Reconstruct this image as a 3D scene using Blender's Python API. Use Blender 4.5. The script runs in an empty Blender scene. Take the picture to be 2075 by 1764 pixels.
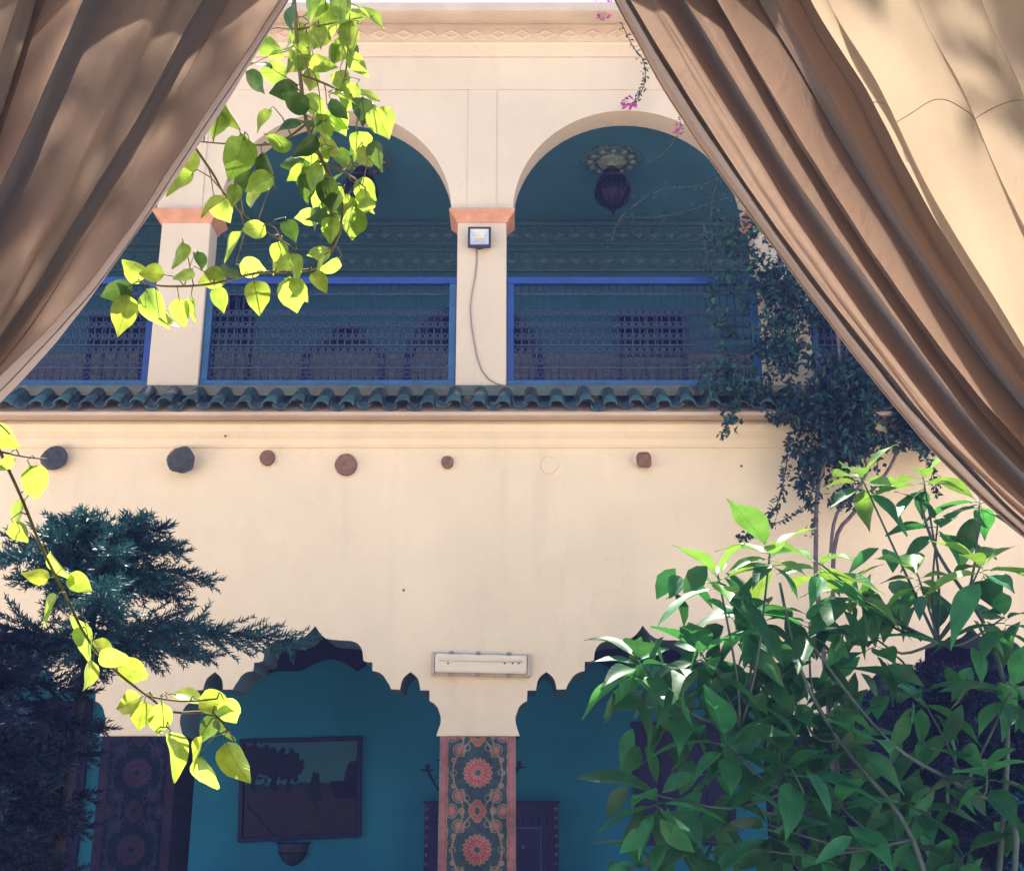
import bpy, math, random
from mathutils import Vector, Matrix, Euler, noise as mnoise
from mathutils.geometry import tessellate_polygon

random.seed(7)
R = math.radians
PI = math.pi
scene = bpy.context.scene
COL = scene.collection

# ------------------------------------------------------------------ camera
EYE = Vector((0.0, 0.0, 1.65))
PITCH = R(17.0)
FPX = 2400.0                     # focal length in units of a 2075 px wide frame
cam_d = bpy.data.cameras.new('camera')
cam = bpy.data.objects.new('camera', cam_d)
COL.objects.link(cam)
cam.location = EYE
cam.rotation_euler = (R(90) + PITCH, 0, 0)
cam_d.sensor_width = 36.0
cam_d.lens = 36.0 * FPX / 2075.0
cam_d.clip_start = 0.05
cam_d.clip_end = 2000.0
scene.camera = cam

# ------------------------------------------------------------------ sky and sun
SUN_EL, SUN_AZ = R(64), R(-12)   # behind the house, a little to the left
world = bpy.data.worlds.new('World')
scene.world = world
world.use_nodes = True
wn = world.node_tree
sky_n = wn.nodes.new('ShaderNodeTexSky')
sky_n.sky_type = 'NISHITA'
sky_n.sun_disc = False
sky_n.sun_elevation = SUN_EL
sky_n.sun_rotation = SUN_AZ
wn.links.new(sky_n.outputs[0], wn.nodes['Background'].inputs[0])
wn.nodes['Background'].inputs[1].default_value = 0.09
sun_d = bpy.data.lights.new('sun', 'SUN')
sun_d.energy = 5.0
sun_d.angle = R(0.9)
sun_d.color = (1.0, 0.93, 0.80)
sun = bpy.data.objects.new('sun', sun_d)
COL.objects.link(sun)
SDIR = Vector((math.sin(SUN_AZ) * math.cos(SUN_EL), math.cos(SUN_AZ) * math.cos(SUN_EL), math.sin(SUN_EL)))
sun.rotation_euler = SDIR.to_track_quat('Z', 'Y').to_euler()
sun.location = SDIR * 40
vs = scene.view_settings
vs.view_transform = 'Standard'
vs.look = 'None'
vs.gamma = 1.0
vs.exposure = 1.87
scene.cycles.max_bounces = 7
scene.cycles.diffuse_bounces = 5
scene.cycles.transmission_bounces = 4
scene.cycles.glossy_bounces = 3
scene.cycles.volume_bounces = 0

# ------------------------------------------------------------------ measuring helpers
def at(px, py, Y):
    """world point on the plane y=Y that the photograph shows at (px,py) of a 2075x1764 frame"""
    u = (px - 1037.5) / FPX
    v = (882.0 - py) / FPX
    c, s = math.cos(PITCH), math.sin(PITCH)
    t = Y / (c - v * s)
    return Vector((u * t, Y, EYE.z + t * (s + v * c)))

FY = 10.4                        # face of the house
def fz(py, Y=FY): return at(1037, py, Y).z
def fx(px, py, Y=FY): return at(px, py, Y).x
BAY = 2.87
COLX = -0.29
TIPX = COLX + BAY / 2

# ------------------------------------------------------------------ materials
def new_mat(name):
    m = bpy.data.materials.new(name)
    m.use_nodes = True
    nt = m.node_tree
    return m, nt, nt.nodes['Principled BSDF']

def lin(r, g, b):
    f = lambda c: ((c / 255 + 0.055) / 1.055) ** 2.4 if c / 255 > 0.04045 else c / 255 / 12.92
    return (f(r), f(g), f(b))

def mat(name, col, rough=0.7, var=0.12, vscale=3.0, bump=0.0, bscale=40.0, metal=0.0, col2=None, spec=0.5, coat=0.0, stretch=(1, 1, 1), detail=5.0):
    m, nt, b = new_mat(name)
    L = nt.links.new
    tc = nt.nodes.new('ShaderNodeTexCoord')
    mp = nt.nodes.new('ShaderNodeMapping')
    mp.inputs['Scale'].default_value = stretch
    L(tc.outputs['Object'], mp.inputs[0])
    n = nt.nodes.new('ShaderNodeTexNoise')
    n.inputs['Scale'].default_value = vscale
    n.inputs['Detail'].default_value = detail
    L(mp.outputs[0], n.inputs['Vector'])
    ramp = nt.nodes.new('ShaderNodeValToRGB')
    ramp.color_ramp.elements[0].position = 0.3
    ramp.color_ramp.elements[1].position = 0.72
    a = tuple(max(0, c * (1 - var)) for c in col)
    z = col2 if col2 else tuple(min(1, c * (1 + var)) for c in col)
    ramp.color_ramp.elements[0].color = (*a, 1)
    ramp.color_ramp.elements[1].color = (*z, 1)
    L(n.outputs[0], ramp.inputs[0])
    L(ramp.outputs[0], b.inputs['Base Color'])
    b.inputs['Roughness'].default_value = rough
    b.inputs['Metallic'].default_value = metal
    b.inputs['Specular IOR Level'].default_value = spec
    b.inputs['Coat Weight'].default_value = coat
    if bump:
        n2 = nt.nodes.new('ShaderNodeTexNoise')
        n2.inputs['Scale'].default_value = bscale
        n2.inputs['Detail'].default_value = 4
        L(mp.outputs[0], n2.inputs['Vector'])
        bp = nt.nodes.new('ShaderNodeBump')
        bp.inputs['Strength'].default_value = bump
        bp.inputs['Distance'].default_value = 0.02
        L(n2.outputs[0], bp.inputs['Height'])
        L(bp.outputs[0], b.inputs['Normal'])
    return m

def plaster(name, col, stain=(0.5, 0.42, 0.33), amount=0.24):
    m, nt, b = new_mat(name)
    L = nt.links.new
    tc = nt.nodes.new('ShaderNodeTexCoord')
    def nz(scale, detail, st=(1, 1, 1), rough=0.55):
        mp = nt.nodes.new('ShaderNodeMapping'); mp.inputs['Scale'].default_value = st
        L(tc.outputs['Object'], mp.inputs[0])
        n = nt.nodes.new('ShaderNodeTexNoise'); n.inputs['Scale'].default_value = scale
        n.inputs['Detail'].default_value = detail; n.inputs['Roughness'].default_value = rough
        L(mp.outputs[0], n.inputs['Vector'])
        return n.outputs[0]
    def ramp(src, p0, p1, c0, c1):
        r = nt.nodes.new('ShaderNodeValToRGB')
        r.color_ramp.elements[0].position = p0; r.color_ramp.elements[1].position = p1
        r.color_ramp.elements[0].color = (*c0, 1); r.color_ramp.elements[1].color = (*c1, 1)
        L(src, r.inputs[0]); return r.outputs[0]
    base = ramp(nz(0.9, 4), 0.3, 0.7, tuple(c * 0.93 for c in col), tuple(min(1, c * 1.05) for c in col))
    runs = ramp(nz(2.2, 5, (1.6, 1.6, 0.22)), 0.56, 0.80, (0, 0, 0), (amount,) * 3)
    specks = ramp(nz(14, 3), 0.70, 0.80, (0, 0, 0), (0.35,) * 3)
    mx = nt.nodes.new('ShaderNodeMixRGB'); L(runs, mx.inputs[0]); L(base, mx.inputs[1]); mx.inputs[2].default_value = (*stain, 1)
    mx2 = nt.nodes.new('ShaderNodeMixRGB'); L(specks, mx2.inputs[0]); L(mx.outputs[0], mx2.inputs[1]); mx2.inputs[2].default_value = (*[c * 0.8 for c in col], 1)
    vor = nt.nodes.new('ShaderNodeTexVoronoi'); vor.feature = 'DISTANCE_TO_EDGE'; vor.inputs['Scale'].default_value = 0.75
    mpv = nt.nodes.new('ShaderNodeMapping'); L(tc.outputs['Object'], mpv.inputs[0])
    dis = nt.nodes.new('ShaderNodeTexNoise'); dis.inputs['Scale'].default_value = 2.4; dis.inputs['Detail'].default_value = 6
    L(tc.outputs['Object'], dis.inputs['Vector'])
    vm = nt.nodes.new('ShaderNodeVectorMath'); vm.operation = 'MULTIPLY_ADD'; vm.inputs[1].default_value = (0.7, 0.7, 0.7)
    L(dis.outputs['Color'], vm.inputs[0]); L(mpv.outputs[0], vm.inputs[2]); L(vm.outputs[0], vor.inputs['Vector'])
    crk = ramp(vor.outputs['Distance'], 0.0, 0.005, (0.15,) * 3, (0, 0, 0))
    msk = ramp(nz(0.8, 2), 0.52, 0.62, (0, 0, 0), (1, 1, 1))
    cm = nt.nodes.new('ShaderNodeMath'); cm.operation = 'MULTIPLY'; L(crk, cm.inputs[0]); L(msk, cm.inputs[1])
    patch = ramp(nz(1.7, 3, (1, 1, 0.8)), 0.60, 0.625, (0, 0, 0), (0.16,) * 3)
    mxp = nt.nodes.new('ShaderNodeMixRGB'); L(patch, mxp.inputs[0]); L(mx2.outputs[0], mxp.inputs[1]); mxp.inputs[2].default_value = (*[min(1, c * 1.12) for c in col], 1)
    mx3 = nt.nodes.new('ShaderNodeMixRGB'); L(cm.outputs[0], mx3.inputs[0]); L(mxp.outputs[0], mx3.inputs[1]); mx3.inputs[2].default_value = (*[c * 0.5 for c in col], 1)
    L(mx3.outputs[0], b.inputs['Base Color'])
    b.inputs['Roughness'].default_value = 0.85
    b.inputs['Specular IOR Level'].default_value = 0.2
    bp = nt.nodes.new('ShaderNodeBump'); bp.inputs['Strength'].default_value = 0.5; bp.inputs['Distance'].default_value = 0.012
    add = nt.nodes.new('ShaderNodeMath'); add.operation = 'ADD'
    L(nz(5, 5), add.inputs[0]); L(nz(60, 3), add.inputs[1])
    L(add.outputs[0], bp.inputs['Height']); L(bp.outputs[0], b.inputs['Normal'])
    return m

def leaf_mat(name, col, tcol, tw=0.5, rough=0.4, var=0.3, spec=0.4, veins=False):
    """thin leaf: gloss on top, light shines through"""
    m, nt, b = new_mat(name)
    L = nt.links.new
    oi = nt.nodes.new('ShaderNodeObjectInfo')
    geo = nt.nodes.new('ShaderNodeNewGeometry')
    addr = nt.nodes.new('ShaderNodeMath'); addr.operation = 'ADD'
    L(oi.outputs['Random'], addr.inputs[0]); L(geo.outputs['Random Per Island'], addr.inputs[1])
    fr = nt.nodes.new('ShaderNodeMath'); fr.operation = 'FRACT'; L(addr.outputs[0], fr.inputs[0])
    hsv = nt.nodes.new('ShaderNodeHueSaturation')
    mr = nt.nodes.new('ShaderNodeMapRange')
    mr.inputs['To Min'].default_value = 1 - var; mr.inputs['To Max'].default_value = 1 + var
    L(fr.outputs[0], mr.inputs[0]); L(mr.outputs[0], hsv.inputs['Value'])
    hu = nt.nodes.new('ShaderNodeMapRange')
    hu.inputs['To Min'].default_value = 0.485; hu.inputs['To Max'].default_value = 0.515
    mul = nt.nodes.new('ShaderNodeMath'); mul.operation = 'MULTIPLY'; mul.inputs[1].default_value = 7.31
    fr2 = nt.nodes.new('ShaderNodeMath'); fr2.operation = 'FRACT'
    L(fr.outputs[0], mul.inputs[0]); L(mul.outputs[0], fr2.inputs[0]); L(fr2.outputs[0], hu.inputs[0]); L(hu.outputs[0], hsv.inputs['Hue'])
    hsv.inputs['Color'].default_value = (*col, 1)
    L(hsv.outputs[0], b.inputs['Base Color'])
    b.inputs['Roughness'].default_value = rough
    b.inputs['Specular IOR Level'].default_value = spec
    tr = nt.nodes.new('ShaderNodeBsdfTranslucent')
    hsv2 = nt.nodes.new('ShaderNodeHueSaturation'); hsv2.inputs['Color'].default_value = (*tcol, 1)
    L(mr.outputs[0], hsv2.inputs['Value']); L(hu.outputs[0], hsv2.inputs['Hue'])
    L(hsv2.outputs[0], tr.inputs[0])
    mix = nt.nodes.new('ShaderNodeMixShader'); mix.inputs[0].default_value = tw
    L(b.outputs[0], mix.inputs[1]); L(tr.outputs[0], mix.inputs[2])
    L(mix.outputs[0], nt.nodes['Material Output'].inputs[0])
    if veins:
        tc = nt.nodes.new('ShaderNodeTexCoord')
        sx = nt.nodes.new('ShaderNodeSeparateXYZ'); L(tc.outputs['Object'], sx.inputs[0])
        def math_(op, a, b_=None, c_=None):
            q = nt.nodes.new('ShaderNodeMath'); q.operation = op
            for i_, v_ in enumerate((a, b_, c_)):
                if v_ is None: continue
                if isinstance(v_, (int, float)): q.inputs[i_].default_value = v_
                else: L(v_, q.inputs[i_])
            return q.outputs[0]
        ay = math_('ABSOLUTE', sx.outputs['Y'])
        t_ = math_('DIVIDE', math_('MULTIPLY_ADD', ay, -1.1, sx.outputs['X']), veins * 0.125)
        f_ = math_('ABSOLUTE', math_('SUBTRACT', math_('FRACT', t_), 0.5))
        side = math_('LESS_THAN', f_, 0.07)
        mid = math_('LESS_THAN', ay, veins * 0.012)
        vn = math_('MAXIMUM', math_('MULTIPLY', side, 0.45), mid)
        blot = nt.nodes.new('ShaderNodeTexNoise'); blot.inputs['Scale'].default_value = 3.2 / veins; blot.inputs['Detail'].default_value = 4
        L(tc.outputs['Object'], blot.inputs['Vector'])
        br = nt.nodes.new('ShaderNodeMapRange'); br.inputs['From Min'].default_value = 0.3; br.inputs['From Max'].default_value = 0.7
        br.inputs['To Min'].default_value = 0.72; br.inputs['To Max'].default_value = 1.15; L(blot.outputs[0], br.inputs[0])
        dark = math_('MULTIPLY', math_('MULTIPLY_ADD', vn, -0.38, 1.0), br.outputs[0])
        for src, dst in ((hsv2.outputs[0], tr.inputs[0]),):
            mm = nt.nodes.new('ShaderNodeVectorMath'); mm.operation = 'SCALE'
            L(src, mm.inputs[0]); L(dark, mm.inputs['Scale']); L(mm.outputs[0], dst)
        lite = math_('MULTIPLY', math_('MULTIPLY_ADD', vn, 0.6, 1.0), br.outputs[0])
        mm = nt.nodes.new('ShaderNodeVectorMath'); mm.operation = 'SCALE'
        L(hsv.outputs[0], mm.inputs[0]); L(lite, mm.inputs['Scale']); L(mm.outputs[0], b.inputs['Base Color'])
        bp = nt.nodes.new('ShaderNodeBump'); bp.inputs['Strength'].default_value = 0.4; bp.inputs['Distance'].default_value = 0.012 * veins
        hh_ = math_('ADD', vn, blot.outputs[0])
        L(hh_, bp.inputs['Height']); L(bp.outputs[0], b.inputs['Normal'])
    return m

def cloth_mat(name, col, tcol, tw, crinkle=0.3):
    m, nt, b = new_mat(name)
    L = nt.links.new
    tc = nt.nodes.new('ShaderNodeTexCoord')
    n = nt.nodes.new('ShaderNodeTexNoise'); n.inputs['Scale'].default_value = 2.5; n.inputs['Detail'].default_value = 6
    L(tc.outputs['Object'], n.inputs['Vector'])
    r = nt.nodes.new('ShaderNodeValToRGB')
    r.color_ramp.elements[0].color = (*[c * 0.88 for c in col], 1); r.color_ramp.elements[1].color = (*[min(1, c * 1.08) for c in col], 1)
    L(n.outputs[0], r.inputs[0]); L(r.outputs[0], b.inputs['Base Color'])
    b.inputs['Roughness'].default_value = 1.0
    b.inputs['Specular IOR Level'].default_value = 0.0
    w = nt.nodes.new('ShaderNodeTexNoise'); w.inputs['Scale'].default_value = 380; w.inputs['Detail'].default_value = 2
    L(tc.outputs['Object'], w.inputs['Vector'])
    bp = nt.nodes.new('ShaderNodeBump'); bp.inputs['Strength'].default_value = 0.35; bp.inputs['Distance'].default_value = 0.003
    cr_ = nt.nodes.new('ShaderNodeTexNoise'); cr_.inputs['Scale'].default_value = 9; cr_.inputs['Detail'].default_value = 5; cr_.inputs['Distortion'].default_value = 1.5
    L(tc.outputs['Object'], cr_.inputs['Vector'])
    bp0 = nt.nodes.new('ShaderNodeBump'); bp0.inputs['Strength'].default_value = crinkle; bp0.inputs['Distance'].default_value = 0.02
    L(cr_.outputs[0], bp0.inputs['Height']); L(bp0.outputs[0], bp.inputs['Normal'])
    L(w.outputs[0], bp.inputs['Height']); L(bp.outputs[0], b.inputs['Normal'])
    tr = nt.nodes.new('ShaderNodeBsdfTranslucent'); L(bp.outputs[0], tr.inputs['Normal'])
    wr = nt.nodes.new('ShaderNodeMixRGB'); wr.blend_type = 'MULTIPLY'; wr.inputs[0].default_value = 0.35
    wr.inputs[1].default_value = (*tcol, 1); L(w.outputs[0], wr.inputs[2]); L(wr.outputs[0], tr.inputs[0])
    mix = nt.nodes.new('ShaderNodeMixShader'); mix.inputs[0].default_value = tw
    L(b.outputs[0], mix.inputs[1]); L(tr.outputs[0], mix.inputs[2]); L(mix.outputs[0], nt.nodes['Material Output'].inputs[0])
    return m

def attr_mat(name, rough=0.9, bump=0.4, bscale=120):
    m, nt, b = new_mat(name)
    L = nt.links.new
    a = nt.nodes.new('ShaderNodeAttribute'); a.attribute_name = 'dye'
    L(a.outputs['Color'], b.inputs['Base Color'])
    b.inputs['Roughness'].default_value = rough
    b.inputs['Specular IOR Level'].default_value = 0.2
    tc = nt.nodes.new('ShaderNodeTexCoord')
    n = nt.nodes.new('ShaderNodeTexNoise'); n.inputs['Scale'].default_value = bscale
    L(tc.outputs['Object'], n.inputs['Vector'])
    bp = nt.nodes.new('ShaderNodeBump'); bp.inputs['Strength'].default_value = bump; bp.inputs['Distance'].default_value = 0.01
    L(n.outputs[0], bp.inputs['Height']); L(bp.outputs[0], b.inputs['Normal'])
    return m

M = {}  # dark base colours are tinted indigo to stand in for bluish shadows
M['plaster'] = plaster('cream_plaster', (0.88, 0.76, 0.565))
M['plaster_up'] = plaster('cream_plaster_upper', (0.70, 0.61, 0.48), amount=0.2)  # toned darker than the lower plaster to offset stronger light above
M['stucco'] = mat('carved_cornice_stucco', (0.60, 0.50, 0.40), 0.85, 0.1, 2.5, 0.4, 50)
M['terracotta'] = mat('terracotta_paint', (0.62, 0.32, 0.21), 0.7, 0.15, 8, 0.2, 60)
M['soffit'] = mat('eave_shade_tone', (0.60, 0.50, 0.42), 0.85, 0.1, 2, 0.2, 40)  # pink-brown of the shadow under the eave put into the colour
M['shade_teal_wall'] = mat('shade_tinted_teal', (0.016, 0.27, 0.47), 0.8, 0.12, 1.2, 0.3, 30)  # arcade and gallery wall, ceiling and frieze colours carry the bluish shade
M['gallery_wall'] = mat('shade_tinted_gallery', (0.022, 0.125, 0.20), 0.8, 0.12, 1.5, 0.3, 30)
M['gallery_ceiling'] = mat('shade_tinted_ceiling', (0.07, 0.27, 0.38), 0.8, 0.12, 1.2, 0.2, 30)
M['frieze'] = mat('carved_frieze_plaster', (0.035, 0.125, 0.19), 0.7, 0.35, 26, 0.6, 34)
M['frieze_line'] = mat('shade_tinted_line', (0.06, 0.155, 0.20), 0.6, 0.15, 10)
M['blue'] = mat('blue_gloss_paint', (0.012, 0.055, 0.26), 0.35, 0.2, 6, 0.15, 50)
M['blue_light'] = mat('worn_blue_paint', (0.02, 0.10, 0.25), 0.45, 0.25, 5, 0.2, 50)
M['iron'] = mat('painted_iron', (0.022, 0.05, 0.11), 0.5, 0.2, 12)
M['iron_black'] = mat('black_iron', (0.015, 0.02, 0.06), 0.5, 0.2, 12)
M['dark_wood'] = mat('shade_tinted_wood', (0.010, 0.012, 0.12), 0.5, 0.45, 5, 0.5, 30, stretch=(8, 8, 1))  # indigo cast of the shadows put into the wood colour
M['dark_glass'] = mat('dark_window_glass', (0.008, 0.012, 0.06), 0.12, 0.2, 3)
M['log'] = mat('weathered_log_end', (0.24, 0.13, 0.10), 0.85, 0.3, 22, 0.6, 60)
M['log_dark'] = mat('tarred_log', (0.05, 0.06, 0.08), 0.7, 0.35, 18, 0.6, 50)
M['tile'] = mat('green_glazed_tile', (0.006, 0.042, 0.07), 0.28, 0.6, 9, 0.25, 30, col2=(0.02, 0.11, 0.11), coat=0.5)
M['metal'] = mat('silver_reflector', (0.75, 0.75, 0.72), 0.3, 0.1, 20, metal=0.6)
M['acrylic'] = mat('yellowed_acrylic', (0.82, 0.76, 0.60), 0.35, 0.06, 4)
M['acrylic_frame'] = mat('grey_fixture_metal', (0.52, 0.46, 0.38), 0.5, 0.12, 9)
M['black'] = mat('black_plastic', (0.03, 0.03, 0.04), 0.5)
M['cable'] = mat('grey_cable', (0.30, 0.27, 0.25), 0.6)
M['lantern'] = mat('pierced_lantern_metal', (0.010, 0.006, 0.06), 0.45, 0.5, 40, 0.5, 60, metal=0.2)
M['rosette'] = mat('painted_rosette', (0.10, 0.20, 0.22), 0.75, 0.5, 25, 0.5, 40)
M['rosette_core'] = mat('pale_rosette_core', (0.30, 0.38, 0.30), 0.75, 0.3, 25)
M['earth'] = mat('pale_terracotta_paving', (0.60, 0.47, 0.35), 0.85, 0.18, 1.5, 0.3, 12)
M['floor'] = mat('arcade_floor_tile', (0.12, 0.20, 0.24), 0.5, 0.2, 2)
M['rug'] = attr_mat('woven_carpet')
M['canvas'] = attr_mat('painted_canvas', 0.6, 0.2, 60)
M['bark'] = mat('branch_bark', (0.10, 0.075, 0.065), 0.85, 0.3, 18, 0.5, 40, stretch=(1, 1, 0.3))
M['pine_bark'] = mat('dark_pine_bark', (0.03, 0.028, 0.05), 0.9, 0.3, 18, 0.5, 40)
M['bark_pale'] = mat('pale_vine_bark', (0.13, 0.105, 0.12), 0.85, 0.3, 18, 0.5, 40)
M['twig'] = mat('green_brown_twig', (0.16, 0.14, 0.05), 0.7, 0.3, 20)
M['leaf'] = leaf_mat('sunlit_leaf', (0.05, 0.12, 0.04), (0.53, 0.72, 0.08), 0.52, 0.27, 0.22, 0.6, 0.1)
M['shrub'] = leaf_mat('shrub_leaf', (0.018, 0.135, 0.055), (0.07, 0.30, 0.05), 0.3, 0.45, 0.45, 0.28, 0.33)
M['shrub_paler'] = leaf_mat('paler_shrub_leaf', (0.07, 0.26, 0.05), (0.20, 0.34, 0.04), 0.4, 0.35, 0.25, 0.5, 0.27)  # lighter, yellower leaf copy for the upper whorls
M['shrub_stem'] = mat('shrub_green_stem', (0.03, 0.07, 0.07), 0.6, 0.3, 15)
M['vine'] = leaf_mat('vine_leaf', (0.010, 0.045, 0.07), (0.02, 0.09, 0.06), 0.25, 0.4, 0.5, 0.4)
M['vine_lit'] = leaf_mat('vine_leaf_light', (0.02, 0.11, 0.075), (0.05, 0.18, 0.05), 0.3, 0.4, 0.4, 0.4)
M['flower'] = leaf_mat('magenta_bract', (0.50, 0.10, 0.36), (0.55, 0.12, 0.40), 0.4, 0.6, 0.25, 0.2)
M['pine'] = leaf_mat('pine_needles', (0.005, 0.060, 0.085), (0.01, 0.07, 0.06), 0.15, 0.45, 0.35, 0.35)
M['pine_dark'] = leaf_mat('shade_pine_needles', (0.005, 0.018, 0.060), (0.01, 0.02, 0.06), 0.15, 0.5, 0.35, 0.3)  # darker navy copy of the needles, shade put into the colour
M['curtain'] = cloth_mat('heavy_mauve_linen', (0.55, 0.50, 0.53), (0.70, 0.49, 0.38), 0.26, 0.22)
M['curtain_hem'] = cloth_mat('turned_hem_linen', (0.64, 0.54, 0.50), (0.76, 0.52, 0.40), 0.40)
M['sheer'] = cloth_mat('cream_tent_cotton', (0.68, 0.57, 0.47), (0.80, 0.63, 0.46), 0.43, 0.05)
M['tent'] = cloth_mat('tent_roof_canvas', (0.22, 0.29, 0.36), (0.05, 0.06, 0.08), 0.05)
M['thread'] = mat('seam_thread', (0.42, 0.33, 0.25), 0.8)

tn = M['tile'].node_tree
oi_ = tn.nodes.new('ShaderNodeObjectInfo'); hs_ = tn.nodes.new('ShaderNodeHueSaturation')
mr_ = tn.nodes.new('ShaderNodeMapRange'); mr_.inputs['To Min'].default_value = 0.4; mr_.inputs['To Max'].default_value = 1.1
tn.links.new(oi_.outputs['Random'], mr_.inputs[0]); tn.links.new(mr_.outputs[0], hs_.inputs['Value'])
src_ = tn.nodes['Principled BSDF'].inputs['Base Color'].links[0].from_socket
tn.links.new(src_, hs_.inputs['Color'])
gr_ = tn.nodes.new('ShaderNodeTexNoise'); gr_.inputs['Scale'].default_value = 16; gr_.inputs['Detail'].default_value = 6
tn.links.new(tn.nodes['Texture Coordinate'].outputs['Object'], gr_.inputs['Vector'])
rg_ = tn.nodes.new('ShaderNodeValToRGB'); rg_.color_ramp.elements[0].position = 0.60; rg_.color_ramp.elements[1].position = 0.72
rg_.color_ramp.elements[1].color = (0.7, 0.7, 0.7, 1); tn.links.new(gr_.outputs[0], rg_.inputs[0])
mg_ = tn.nodes.new('ShaderNodeMixRGB'); mg_.inputs[2].default_value = (0.09, 0.09, 0.08, 1)
tn.links.new(rg_.outputs[0], mg_.inputs[0]); tn.links.new(hs_.outputs[0], mg_.inputs[1]); tn.links.new(mg_.outputs[0], tn.nodes['Principled BSDF'].inputs['Base Color'])

# ------------------------------------------------------------------ mesh builders
class MB:
    def __init__(self): self.v = []; self.f = []
    def box(self, x0, x1, y0, y1, z0, z1):
        b = len(self.v)
        self.v += [(x, y, z) for x in (x0, x1) for y in (y0, y1) for z in (z0, z1)]
        self.f += [tuple(b + i for i in q) for q in ((0, 1, 3, 2), (4, 6, 7, 5), (0, 4, 5, 1), (2, 3, 7, 6), (0, 2, 6, 4), (1, 5, 7, 3))]
        return self
    def prism(self, pts, y0, y1):
        """outline in (x,z), extruded from y0 (front) to y1"""
        n = len(pts); b = len(self.v)
        self.v += [(x, y0, z) for x, z in pts] + [(x, y1, z) for x, z in pts]
        for t in tessellate_polygon([[Vector((x, z, 0)) for x, z in pts]]):
            a, c, d = t
            p, q, r = (Vector(pts[i]) for i in t)
            if (q - p).cross(r - p) < 0: c, d = d, c
            self.f.append((b + a, b + c, b + d)); self.f.append((b + n + a, b + n + d, b + n + c))
        area = sum(pts[i][0] * pts[(i + 1) % n][1] - pts[(i + 1) % n][0] * pts[i][1] for i in range(n))
        for i in range(n):
            j = (i + 1) % n
            q = (b + i, b + n + i, b + n + j, b + j)
            self.f.append(q if area > 0 else q[::-1])
        return self
    def profile(self, pts, x0, x1):
        """outline in (y,z), extruded along x"""
        n = len(pts); b = len(self.v)
        self.v += [(x0, y, z) for y, z in pts] + [(x1, y, z) for y, z in pts]
        for i in range(n):
            j = (i + 1) % n
            self.f.append((b + i, b + j, b + n + j, b + n + i))
        for t in tessellate_polygon([[Vector((y, z, 0)) for y, z in pts]]):
            self.f.append(tuple(b + i for i in t)); self.f.append(tuple(b + n + i for i in t))
        return self
    def tube(self, pts, rad, seg=6, closed=False):
        pts = [Vector(p) for p in pts]
        n = len(pts)
        rads = rad if isinstance(rad, (list, tuple)) else [rad] * n
        b = len(self.v)
        prev = None
        for i, p in enumerate(pts):
            if closed: t = pts[(i + 1) % n] - pts[i - 1]
            else: t = pts[min(i + 1, n - 1)] - pts[max(i - 1, 0)]
            t = t.normalized() if t.length > 1e-9 else Vector((0, 0, 1))
            if prev is None:
                u = t.cross(Vector((0.3, 1, 0.1)));
                if u.length < 1e-3: u = t.cross(Vector((1, 0, 0)))
                u.normalize()
            else:
                u = (prev - t * prev.dot(t)).normalized()
            prev = u
            w = t.cross(u)
            for k in range(seg):
                a = 2 * PI * k / seg
                q = p + (u * math.cos(a) + w * math.sin(a)) * rads[i]
                self.v.append(tuple(q))
        for i in range(n if closed else n - 1):
            for k in range(seg):
                k2 = (k + 1) % seg; i2 = (i + 1) % n
                self.f.append((b + i * seg + k, b + i * seg + k2, b + i2 * seg + k2, b + i2 * seg + k))
        if not closed:
            self.f.append(tuple(b + k for k in range(seg))[::-1])
            self.f.append(tuple(b + (n - 1) * seg + k for k in range(seg)))
        return self
    def lathe(self, prof, c=(0, 0, 0), seg=20, axis='z', ripple=0.0, lobes=8):
        b = len(self.v); n = len(prof)
        for r, h in prof:
            for k in range(seg):
                a = 2 * PI * k / seg
                rr = r * (1 + ripple * math.cos(lobes * a))
                x, y = rr * math.cos(a), rr * math.sin(a)
                p = (x, y, h) if axis == 'z' else (x, h, y)
                self.v.append((p[0] + c[0], p[1] + c[1], p[2] + c[2]))
        for i in range(n - 1):
            for k in range(seg):
                k2 = (k + 1) % seg
                self.f.append((b + i * seg + k, b + i * seg + k2, b + (i + 1) * seg + k2, b + (i + 1) * seg + k))
        self.f.append(tuple(b + k for k in range(seg))[::-1]); self.f.append(tuple(b + (n - 1) * seg + k for k in range(seg)))
        return self
    def mesh(self, name, m, smooth=False):
        me = bpy.data.meshes.new(name)
        me.from_pydata([tuple(v) for v in self.v], [], self.f)
        me.validate()
        if m: me.materials.append(M[m] if isinstance(m, str) else m)
        if smooth: me.polygons.foreach_set('use_smooth', [True] * len(me.polygons))
        me.update()
        return me

def link(o, parent=None, world_coords=True):
    COL.objects.link(o)
    if parent is not None:
        o.parent = parent
    return o

def root(name, loc, label, cat, group=None):
    o = bpy.data.objects.new(name, None)
    o.empty_display_size = 0.1
    o.location = loc
    COL.objects.link(o)
    tag(o, label, cat, group)
    return o

def tag(o, label=None, cat=None, group=None, kind=None):
    if label: o['label'] = label
    if cat: o['category'] = cat
    if group: o['group'] = group
    if kind: o['kind'] = kind
    return o

def part(name, mb, m, parent=None, smooth=False, label=None, bevel=0):
    """mesh in world coordinates; child of an Empty (or of one of its parts)"""
    me = mb.mesh(name, m, smooth) if isinstance(mb, MB) else mb
    o = bpy.data.objects.new(name, me)
    COL.objects.link(o)
    if parent is not None:
        o.parent = parent
        if parent.parent is None and parent.type == 'EMPTY':
            o.location = -Vector(parent.location)
    if bevel:
        bv = o.modifiers.new('bevel', 'BEVEL'); bv.width = bevel; bv.segments = 2; bv.limit_method = 'ANGLE'
    if smooth and not bevel:
        pass
    if label: o['label'] = label
    return o

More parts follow.
